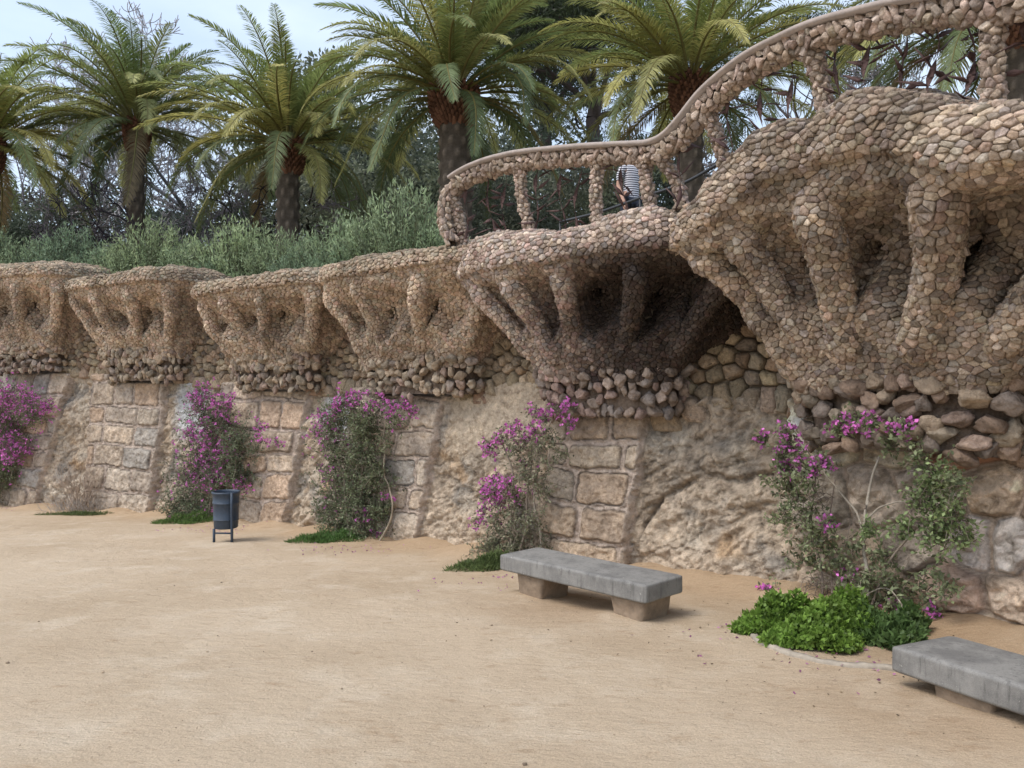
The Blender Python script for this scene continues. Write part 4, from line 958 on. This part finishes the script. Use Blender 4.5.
climber(510,572,[([(541,572,.25),(541,545,.25),(535,500,.25),(540,450,.2),(552,420,.2)],.02,(.36,.31,.26)),([(505,575,.3),(515,520,.3),(512,470,.3),(500,440,.25)],.022),([(512,575,.3),(525,530,.3),(530,470,.25),(534,430,.2)],.02)],
 [(533,412,7,'f'),(556,410,6,'f'),(570,408,6,'f'),(569,422,6,'f'),(545,418,6,'f'),(514,427,6,'f'),(500,440,11,'f'),(490,448,9,'f'),(536,434,9,'f'),(525,438,8,'f'),(512,452,8,'s'),(500,482,12,'f'),(490,492,11,'f'),(510,488,11,'f'),(497,503,10,'f'),(478,520,7,'f'),(484,508,7,'f'),(526,465,7,'m'),
  (520,450,18,'s'),(540,455,18,'s'),(552,440,14,'s'),(530,480,20,'s'),(515,505,20,'s'),(540,490,16,'s'),(500,525,18,'s'),(520,530,20,'s'),(535,520,14,'s'),(495,550,18,'g'),(515,555,20,'g'),(480,550,12,'s'),(545,545,10,'s'),(560,455,12,'s')],104,'sparse magenta flowering climber behind the far end of the nearer full bench',lc=(.22,.23,.16),dens=1.7)
climber(868,640,[([(872,640,.3),(868,590,.35),(864,545,.3),(866,510,.3),(872,478,.25),(880,455,.2)],.022,(.46,.41,.34)),([(864,545,.3),(858,515,.3),(846,498,.3),(828,478,.25),(815,450,.2)],.013,(.42,.37,.30)),([(866,520,.3),(885,505,.3),(915,500,.3)],.010,(.42,.37,.3)),
  ([(820,640,.3),(822,580,.35),(812,520,.3),(815,470,.25),(800,440,.2)],.014,(.22,.18,.15)),([(826,640,.35),(832,590,.3),(828,530,.25),(835,480,.25)],.012,(.25,.2,.17)),([(835,645,.4),(838,600,.3),(845,560,.3),(850,520,.2)],.010),([(880,640,.4),(905,610,.4),(880,590,.4),(850,605,.45)],.009,(.42,.37,.3)),([(860,640,.4),(890,560,.35),(930,520,.3),(955,490,.25)],.013)],
 [(786,430,10,'f'),(790,446,9,'f'),(800,458,10,'f'),(780,455,9,'f'),(812,470,8,'f'),(782,470,7,'f'),(858,420,9,'f'),(845,426,8,'f'),(870,424,8,'f'),(895,428,7,'f'),(905,426,5,'f'),(835,428,6,'f'),(825,462,6,'f'),(762,438,5,'f'),(829,523,5,'f'),(845,577,4,'f'),(892,607,4,'f'),(905,626,4,'f'),(932,610,4,'f'),(768,590,4,'f'),(783,600,5,'f'),
  (785,485,20,'s'),(800,510,20,'s'),(780,520,14,'s'),(815,540,20,'s'),(800,560,16,'s'),(835,565,18,'s'),(890,445,14,'s'),(915,455,16,'s'),(935,475,20,'w'),(955,485,18,'s'),(925,500,22,'w'),(950,515,20,'w'),(935,535,22,'w'),(965,540,12,'w'),(905,530,14,'w'),(870,530,12,'w'),(850,545,14,'s'),(885,560,18,'s'),(860,580,22,'s'),(895,590,22,'s'),(930,580,16,'s'),(950,590,14,'s'),(870,610,24,'g'),(900,620,20,'g'),(780,600,16,'s'),(765,615,14,'g'),(815,590,18,'b'),(830,610,16,'b'),(800,480,16,'s'),(820,500,14,'b')],105,'tall sparse magenta flowering climber with pale bare stems over bright green plants',lc=(.21,.25,.15),dens=2.6,ls_=1.1,topd=.4)
# dry shrub
rg=np.random.default_rng(110); b0=wp(76,514,.45); root=empty('dry_shrub',tuple(b0),0,'dry straw coloured leafless shrub at the wall foot left of the bin','shrub')
segs=[];tips=[]
for k in range(26):
    q=b0+rg.normal(0,.12,3)*np.array([1,1,0]); dr=np.array([rg.uniform(-.5,.65),rg.uniform(-.2,.4),1.]); branch(rg,q,dr,rg.uniform(.45,.75),.014,2,segs,tips,.45,.1,(2,2),.3,.7,3)
A=Acc(); segmesh(A,segs,3,(.42,.33,.26)); A.build('stems',M['bark'],root)
# white thin low stems at its foot
A=Acc(); n=160; P0=b0+rg.normal(0,.3,(n,3))*np.array([1,.4,0]); frust(A,P0,P0+np.c_[rg.normal(0,.18,n),rg.normal(0,.1,n)-.1,rg.uniform(.15,.45,n)],.006,.003,3,(.5,.46,.42)); A.build('pale_twigs',M['bark'],root)

# ------------------------------------------------------------------ ground cover patches
def patch(name,cx,cy,rx,ry,n,h,colr,seed,label,cat,ls=.05,lw=.03):
    rg=np.random.default_rng(seed); a=rg.uniform(0,2*math.pi,n); q=rg.uniform(0,1,n)**(.55 if lw>.02 else .85)*(1 if lw>.02 else 1.25); edge_=1+.25*np.sin(a*3+seed)+.12*np.sin(a*7)
    x=cx+np.cos(a)*q*rx*edge_; y=cy+np.sin(a)*q*ry*edge_; z=np.array([gzz(i,j) for i,j in zip(x,y)])
    bump_=(.5+.9*fbm(np.c_[x*3.2,y*3.2,x*0],2)).clip(.1,2); zz=z+rg.uniform(0,1,n)**.6*h*bump_*(1-.75*q**2)
    A=Acc(); leafset(A,np.c_[x,y,zz],rg.normal(size=(n,3))*.8+np.array([0,-.1,.7]),ls*rg.uniform(.6,1.4,n),lw,rg,np.array(colr)*rg.uniform(.55,1.5,(n,1)))
    o=A.build(name,M['leaf'],None,smooth=False); tag(o,label,cat,kind='stuff'); return o
def gp(u,v): return G2(u,v)
pe=gp(838,640); 
patch('ground_plants',pe[0]-.10,pe[1]+.12,.66,.44,26000,.52,(.15,.26,.055),1,'bright green leafy ground plants under the tall sparse climber','ground plants',.043,.030)
patch('ground_plants',pe[0]+.34,pe[1]+.08,.40,.32,7000,.40,(.10,.17,.06),6,'darker green leafy plants beside the right bench end','ground plants',.07,.035)
for (u,v,rx,ry,n,h,c_,sd,lb) in [(488,568,.42,.22,4500,.26,(.12,.17,.07),2,'green weeds around the foot of the climber behind the bench'),(328,541,.45,.24,5000,.30,(.10,.19,.06),3,'dark green grass tuft at the foot of the dense climber'),(190,523,.5,.24,5000,.30,(.11,.19,.06),4,'dark green grass at the foot of the climber behind the bin'),(78,515,.6,.13,1800,.08,(.14,.18,.07),5,'thin strip of grass around the dry shrub')]:
    p=gp(u,v); patch('grass',p[0],p[1],rx,ry,n,h,c_,sd,lb,'grass',.07,.012)
# low bed edgings
M['edging']=mat('grey_stone_edging',base=(.34,.30,.245),attr=False,var=.4,scale=9,bump=.5)
def edging(P,label):
    P=[np.array([*gp(u,v),0]) for u,v in P]; P=smoothpath(P,10); P[:,2]=[gzz(a,b_) for a,b_,_ in P]; rg=np.random.default_rng(2)
    n=len(P); d=np.gradient(P,axis=0); d/=np.linalg.norm(d,axis=1)[:,None]; s_=np.c_[-d[:,1],d[:,0],np.zeros(n)]
    z=np.array([0,0,1.]); pr=[(-.03,-.05),(-.03,.012),(-.02,.026),(.02,.026),(.03,.012),(.03,-.05)]
    V=np.stack([P+s_*a+z*b_ for a,b_ in pr],1); V+=.012*fbm(V*9,2)[...,None]
    o=mk('bed_edging',V.reshape(-1,3),gridfaces(n,6,True),M['edging']); tag(o,label,'edging')
edging([(748,628),(762,643),(800,658),(845,667),(895,672)],'low curved grey edging in front of the bright green plants')
print('plants',time.time()-T0)

# ------------------------------------------------------------------ pebbles and litter
rg=np.random.default_rng(88); A=Acc(); V0,F0=ico(1)
n=1100; Yp=2.6+ (rg.uniform(0,1,n)**1.6)*11; Up=rg.uniform(-60,1080,n); Xp=(Up-512)/F*Yp
for x,y in zip(Xp,Yp):
    if np.min(np.hypot(Dp[:,0]-x,Dp[:,1]-y))<.15: continue
    s_=rg.uniform(.0018,.0048)*(1+ (rg.random()<.04)*1.8); c_=np.array([.40,.31,.22])*rg.uniform(.45,1.35)
    A.add(V0*np.array([s_*rg.uniform(.7,1.5),s_,s_*.6])*(1+rg.uniform(-.2,.2,(len(V0),1)))+np.array([x,y,gzz(x,y)+s_*.2]),F0,c_)
o=A.build('pebbles',M['rock'],None,smooth=False); tag(o,'small pebbles scattered over the sand','pebbles',kind='stuff')
A=Acc(); n=260; L_=[]
for _ in range(n):
    if rg.random()<.7: x,y=rg.normal(2.9,.9),rg.normal(5.6,1.0)
    else: x,y=rg.normal(.4,1.6),rg.normal(7.2,1.2)
    if np.min(np.hypot(Dp[:,0]-x,Dp[:,1]-y))<.25 : continue
    if y> 8 or x>3.6: continue
    L_.append((x,y,gzz(x,y)+.008))
L_=np.array(L_); leafset(A,L_,rg.normal(size=(len(L_),3))*np.array([1,1,.15]),.024,.011,rg,np.array([.16,.12,.08])*rg.uniform(.5,1.6,(len(L_),1)))
o=A.build('leaf_litter',M['leaf'],None,smooth=False); tag(o,'dry brown leaf bits lying on the sand near the benches','litter',kind='stuff')

A=Acc(); L_=[]
for (u,v,n_) in ((205,530,60),(350,550,80),(505,580,60),(20,508,50),(800,640,60),(870,670,40)):
    c0=G2(u,v)
    for _ in range(n_):
        x,y=c0+rg.normal(0,.5,2)*np.array([1,.6])
        if np.min(np.hypot(Dp[:,0]-x,Dp[:,1]-y))>.2: L_.append((x,y,gzz(x,y)+.008))
L_=np.array(L_); leafset(A,L_,rg.normal(size=(len(L_),3))*np.array([1,1,.15]),.03,.022,rg,np.array([.45,.20,.36])*rg.uniform(.5,1.3,(len(L_),1)))
o=A.build('fallen_petals',M['petal'],None,smooth=False); tag(o,'fallen pink petals scattered on the sand under the climbers','petals',kind='stuff')

# ------------------------------------------------------------------ benches
def concr(m,nt,b,c,mix,noise,tc):
    N=nt.nodes;L=nt.links
    def rp(n,lo,hi):
        r=N.new('ShaderNodeMapRange'); r.inputs['From Min'].default_value=lo;r.inputs['From Max'].default_value=hi; L.new(n.outputs['Fac'],r.inputs['Value']); return r.outputs[0]
    n1=noise(3.5,7,.7); c1=mix('MIX',(.245,.24,.225),(.155,.152,.145),rp(n1,.42,.62))
    mp=N.new('ShaderNodeMapping'); mp.inputs['Scale'].default_value=(7,7,.9); L.new(tc.outputs['Object'],mp.inputs[0])
    n2=noise(4,6,.7,mp.outputs[0]); c2=mix('MIX',c1,(.10,.098,.092),rp(n2,.54,.72))
    n3=noise(28,4,.6); c3=mix('MIX',c2,(.40,.39,.36),rp(n3,.66,.76))
    n4=noise(160,3,.7); r4=N.new('ShaderNodeMapRange'); r4.inputs['To Min'].default_value=.6; r4.inputs['To Max'].default_value=1.4; L.new(n4.outputs['Fac'],r4.inputs['Value'])
    L.new(mix('MULTIPLY',c3,r4.outputs[0]),b.inputs['Base Color'])
    bp=N.new('ShaderNodeBump'); bp.inputs['Strength'].default_value=.5; bp.inputs['Distance'].default_value=.004; L.new(n4.outputs['Fac'],bp.inputs['Height']); L.new(bp.outputs[0],b.inputs['Normal'])
M['concrete']=mat('weathered_concrete',attr=False,var=0,bump=0,rough=.85,spec=.25,extra=concr)
M['foot']=mat('sandstone_foot',base=(.28,.215,.155),attr=False,var=.4,scale=7,bump=.7,bscale=22)
def roundbox(hx,hy,hz,r,n=26,noise_=.004,taper=0,seed=0):
    """rounded block, edges worn"""
    import bmesh
    bm=bmesh.new(); bmesh.ops.create_cube(bm,size=2); 
    bmesh.ops.subdivide_edges(bm,edges=bm.edges[:],cuts=n,use_grid_fill=True)
    V=np.array([v.co[:] for v in bm.verts]); Fc=np.array([[v.index for v in f.verts] for f in bm.faces if len(f.verts)==4]); bm.free()
    V=np.sign(V)*np.abs(V)**.45 if False else V
    P=V*np.array([hx,hy,hz]); c=np.clip(P,-np.array([hx,hy,hz])+r,np.array([hx,hy,hz])-r); d=P-c; l=np.linalg.norm(d,axis=1); mx=np.abs(d).max(1)
    nd=d/np.maximum(l,1e-9)[:,None]; P=np.where((l>1e-6)[:,None],c+nd*r*np.minimum(1,mx/r if r>0 else 1)[:,None],P)
    P+=nd*(noise_*fbm(P*6+seed,4)[:,None]*2)
    if taper: k=(P[:,2]/hz+1)/2; P[:,0]*=1+taper*(k-.5); P[:,1]*=1+taper*.5*(k-.5)
    return P,Fc
def bench(p_near,p_far,w,ztn,ztf,label,seed,feet):
    p0=np.array(p_near);p1=np.array(p_far); d=p1-p0; L_=np.linalg.norm(d); d/=L_; n=np.array([d[1],-d[0]]); 
    if n[1]<0:n=-n
    c=(p0+p1)/2+n*w/2; ang=math.atan2(d[1],d[0]); zt_=(ztn+ztf)/2
    root=empty('stone_bench',(c[0],c[1],gzz(c[0],c[1])),ang,label,'bench','stone slab benches beside the wall')
    th=.17; P,Fc=roundbox(L_/2,w/2,th/2,.026,40,.0014,0,seed); tilt_=(ztf-ztn)/L_; P[:,2]+=P[:,0]*tilt_+zt_-th/2-root.location.z
    # chips along edges
    mk('seat',P,Fc,M['concrete'],root,world=False)
    for f in feet:
        hx=.17; 
        P,Fc=roundbox(hx,w*.36,.19,.03,16,.012,.35,seed+f); lx=f*L_; wx=c[0]+math.cos(ang)*lx;wy=c[1]+math.sin(ang)*lx
        P[:,0]+=lx; P[:,2]+=zt_-th-.185+lx*tilt_-root.location.z
        mk('foot',P,Fc,M['foot'],root,world=False)
    return root
bench((1.165,6.70),(-.135,8.12),.56,-.155,-.195,'grey slab bench on two brown stone feet standing whole in front of the masonry pier',3,(-.36,.30))
bench((3.22,3.25),(2.47,5.02),.56,-.005,-.105,'grey stained slab bench cut off by the right edge beside the bright green plants',9,(-.30,.27))

# ------------------------------------------------------------------ litter bin
bc=G2(226,541); bz=gzz(*bc); 
bin_=empty('litter_bin',(bc[0],bc[1],bz),0,'blue grey metal litter bin on two legs before the flowering climber','bin')
def lathe(A,prof,k=40,cx=0,cy=0,c=(1,1,1)):
    prof=np.array(prof); t=np.arange(k)*2*math.pi/k
    V=np.stack([cx+prof[:,0:1]*np.cos(t),cy+prof[:,0:1]*np.sin(t),np.broadcast_to(prof[:,1:2],(len(prof),k))],-1); A.add(V.reshape(-1,3),gridfaces(len(prof),k,True),c)
sb=.82/.84
A=Acc(); lathe(A,[(0,.21),(.17,.21),(.185,.225),(.19,.33),(.196,.335),(.196,.36),(.191,.365),(.20,.60),(.206,.605),(.206,.635),(.201,.64),(.208,.76),(.218,.765),(.222,.785),(.218,.80),(.200,.80),(.198,.77),(.18,.24),(0,.235)]); A.build('bucket',M['bin'],bin_,world=False)
for sg_,nm in ((-1,'support_post'),(1,'support_post')):
    A=Acc(); x=sg_*.155; y=-.165 if sg_>0 else -.14
    P=[(x,y-.0,-.05),(x,y,.2),(x*1.05,y-.03,.5),(x*1.1,y-.045,.80)] if sg_>0 else [(x*.9,y,-.05),(x*.9,y,.22)]
    tube(A,P,.022,8); A.build(nm,M['bin'],bin_,world=False)
A=Acc(); tube(A,[(-.14,-.14,.15),(.155,-.16,.15)],.014,8); A.build('crossbar',M['bin'],bin_,world=False)
for z_ in (.36,.62):
    A=Acc(); t=np.linspace(-2.2,-.9,10); tube(A,np.c_[.212*np.cos(t),.212*np.sin(t),np.full(10,z_)],.010,6); A.build('clamp_band',M['bin'],bin_,world=False)

# ------------------------------------------------------------------ visitor behind the railing
Yp=12.1; xp=(631-512)/F*Yp; zp=3.6
per=empty('person',(xp,Yp,zp),math.radians(20),'person in a black and white striped top walking behind the low stone railing','person')
def skin(name,pts,edges,rad,mt,parent,sub=2):
    me=bpy.data.meshes.new(name); me.from_pydata(pts,edges,[]); me.update(); o=bpy.data.objects.new(name,me); COL.objects.link(o)
    sk=o.modifiers.new('s','SKIN'); o.modifiers.new('u','SUBSURF').levels=sub
    for i,v in enumerate(me.skin_vertices[0].data): v.radius=rad[i] if hasattr(rad[i],'__len__') else (rad[i],)*2; v.use_root=(i==0)
    dg=bpy.context.evaluated_depsgraph_get(); dg.update(); m2=bpy.data.meshes.new_from_object(o.evaluated_get(dg)); bpy.data.objects.remove(o)
    m2.materials.clear(); m2.materials.append(mt); q=bpy.data.objects.new(name,m2); COL.objects.link(q); q.parent=parent
    m2.polygons.foreach_set('use_smooth',np.ones(len(m2.polygons),bool)); return q
M['skin']=mat('skin',base=(.45,.27,.20),attr=False,var=.068,bump=0,rough=.55)
M['hair']=mat('dark_hair',base=(.03,.02,.015),attr=False,var=.4,scale=60,bump=.4,bscale=90)
M['jeans']=mat('dark_trousers',base=(.03,.035,.05),attr=False,var=.2,bump=.2)
def stripes(m,nt,b,c,mix,noise,tc):
    N=nt.nodes;L=nt.links; w=N.new('ShaderNodeTexWave'); w.bands_direction='Z'; w.inputs['Scale'].default_value=9; w.inputs['Distortion'].default_value=.6; w.inputs['Detail'].default_value=0
    L.new(tc.outputs['Object'],w.inputs[0]); r=N.new('ShaderNodeValToRGB'); r.color_ramp.interpolation='CONSTANT'; r.color_ramp.elements[0].color=(.03,.03,.05,1); r.color_ramp.elements[1].position=.40; r.color_ramp.elements[1].color=(.62,.62,.66,1); L.new(w.outputs['Fac'],r.inputs[0]); L.new(r.outputs[0],b.inputs['Base Color'])
M['shirt']=mat('striped_cloth',attr=False,var=0,bump=0,extra=stripes)
H_=1.66
J=[(0,0,.95),(0,0,1.12),(0,-.01,1.30),(0,0,1.40),(0,-.01,1.46),(0,-.02,1.55),(0,-.015,1.63),
 (.17,0,1.37),(.21,.03,1.10),(.20,-.10,.88),(.195,-.14,.80),(-.17,0,1.37),(-.21,.03,1.10),(-.20,-.10,.88),(-.195,-.14,.80),
 (.09,0,.88),(.10,-.06,.48),(.10,.06,.08),(.10,-.08,.035),(-.09,0,.88),(-.10,.08,.48),(-.10,.20,.09),(-.10,.06,.035)]
Eg=[(0,1),(1,2),(2,3),(3,4),(4,5),(5,6),(3,7),(7,8),(8,9),(9,10),(3,11),(11,12),(12,13),(13,14),(0,15),(15,16),(16,17),(17,18),(0,19),(19,20),(20,21),(21,22)]
Rd=[(.13,.10),(.11,.085),(.13,.095),(.09,.07),.05,(.075,.09),(.07,.085),.05,.038,.026,.032,.05,.038,.026,.032,.078,.052,.038,.035,.078,.052,.038,.035]
body=skin('body',J,Eg,Rd,M['skin'],per)
Ac=Acc(); V,Fc=ico(2); Ac.add(V*np.array([.018,.026,.020])+np.array([0,-.112,1.565]),Fc); Ac.build('nose',M['skin'],per,world=False)
for sg_ in (-1,1):
    Ac=Acc(); Ac.add(V*np.array([.014,.008,.009])+np.array([sg_*.03,-.10,1.592]),Fc); Ac.build('eye',M['hair'],per,world=False)
    # fingers
    fpts=[];fe=[];fr=[]; hx=sg_*.195
    for q_ in range(4):
        b0=len(fpts); L_=[.075,.085,.08,.062][q_]; yy=-.165+q_*.018
        fpts+=[(hx,yy,.775),(hx+.004*sg_,yy-.006,.775-L_*.5),(hx-.008*sg_,yy-.008,.775-L_)]; fe+=[(b0,b0+1),(b0+1,b0+2)]; fr+=[.009,.008,.007]
    for k_ in range(4):
        skin('finger',fpts[k_*3:k_*3+3],[(0,1),(1,2)],fr[:3],M['skin'],per,1)
    skin('thumb',[(hx-.01*sg_,-.15,.80),(hx-.025*sg_,-.185,.77),(hx-.02*sg_,-.195,.745)],[(0,1),(1,2)],[.011,.010,.008],M['skin'],per,1)
import bmesh
bm=bmesh.new(); extra_=[o for o in per.children if o is not body]
bm.from_mesh(body.data)
for o in extra_:
    n0_=len(bm.faces); bm.from_mesh(o.data); bm.faces.ensure_lookup_table()
    for f_ in list(bm.faces)[n0_:]: f_.material_index=1 if o.name.startswith('eye') else 0; f_.smooth=True
bm.to_mesh(body.data); bm.free(); body.data.materials.append(M['hair'])
for o in extra_: bpy.data.objects.remove(o)
skin('striped_top',[(0,0,.84),(0,0,1.10),(0,-.01,1.30),(0,0,1.40),(.17,0,1.37),(.205,.02,1.16),(-.17,0,1.37),(-.205,.02,1.16)],[(0,1),(1,2),(2,3),(3,4),(4,5),(3,6),(6,7)],[(.155,.12),(.135,.108),(.148,.112),(.10,.08),.066,.056,.066,.056],M['shirt'],per)
skin('trousers',[(0,0,.93),(.09,0,.86),(.10,-.06,.48),(.10,.055,.12),(-.09,0,.86),(-.10,.08,.48),(-.10,.195,.13)],[(0,1),(1,2),(2,3),(0,4),(4,5),(5,6)],[(.14,.108),.092,.064,.05,.092,.064,.05],M['jeans'],per)
skin('hair',[(0,.02,1.61),(0,.05,1.56),(0,.055,1.46)],[(0,1),(1,2)],[(.083,.085),(.075,.06),(.05,.035)],M['hair'],per)
print('rest',time.time()-T0)

# ------------------------------------------------------------------ camera, sky, light
cam=bpy.data.cameras.new('camera'); co=bpy.data.objects.new('camera',cam); COL.objects.link(co); sc.camera=co
co.location=(0,0,1.6); co.rotation_euler=(R(90),0,0); cam.sensor_width=36; cam.lens=36*F/1024; cam.clip_end=3000; cam.clip_start=.05
w=bpy.data.worlds.new('World'); sc.world=w; w.use_nodes=True; nt=w.node_tree; N=nt.nodes; L=nt.links
SUN_EL,SUN_AZ=56,243    # from behind the camera's left shoulder, veiled
sky=N.new('ShaderNodeTexSky'); sky.sky_type='NISHITA'; sky.sun_disc=False; sky.sun_elevation=R(SUN_EL); sky.sun_rotation=R(SUN_AZ); sky.air_density=1; sky.dust_density=3; sky.ozone_density=1
tc=N.new('ShaderNodeTexCoord'); mp=N.new('ShaderNodeMapping'); mp.inputs['Scale'].default_value=(1,1,2.6); L.new(tc.outputs['Generated'],mp.inputs[0])
nz=N.new('ShaderNodeTexNoise'); nz.inputs['Scale'].default_value=1.6; nz.inputs['Detail'].default_value=7; nz.inputs['Roughness'].default_value=.55; L.new(mp.outputs[0],nz.inputs['Vector'])
mr=N.new('ShaderNodeMapRange'); mr.inputs['From Min'].default_value=.35; mr.inputs['From Max'].default_value=.65; mr.inputs['To Min'].default_value=.18; mr.inputs['To Max'].default_value=.66; L.new(nz.outputs['Fac'],mr.inputs['Value'])
mx=N.new('ShaderNodeMix'); mx.data_type='RGBA'; L.new(mr.outputs[0],mx.inputs[0]); L.new(sky.outputs[0],mx.inputs[6]); mx.inputs[7].default_value=(4.0,4.55,5.2,1)
bg=N['Background']; L.new(mx.outputs[2],bg.inputs[0]); bg.inputs[1].default_value=.14
sl=bpy.data.lights.new('sun','SUN'); sl.energy=1.1; sl.angle=R(26); sl.color=(1,.95,.88); so=bpy.data.objects.new('sun',sl); COL.objects.link(so)
az=R(SUN_AZ); dv=Vector((math.sin(az)*math.cos(R(SUN_EL)),math.cos(az)*math.cos(R(SUN_EL)),math.sin(R(SUN_EL)))); so.rotation_euler=dv.to_track_quat('Z','Y').to_euler()
sc.view_settings.view_transform='Standard'; sc.view_settings.look='None'; sc.view_settings.gamma=1; sc.view_settings.exposure=.92
print('done',time.time()-T0)
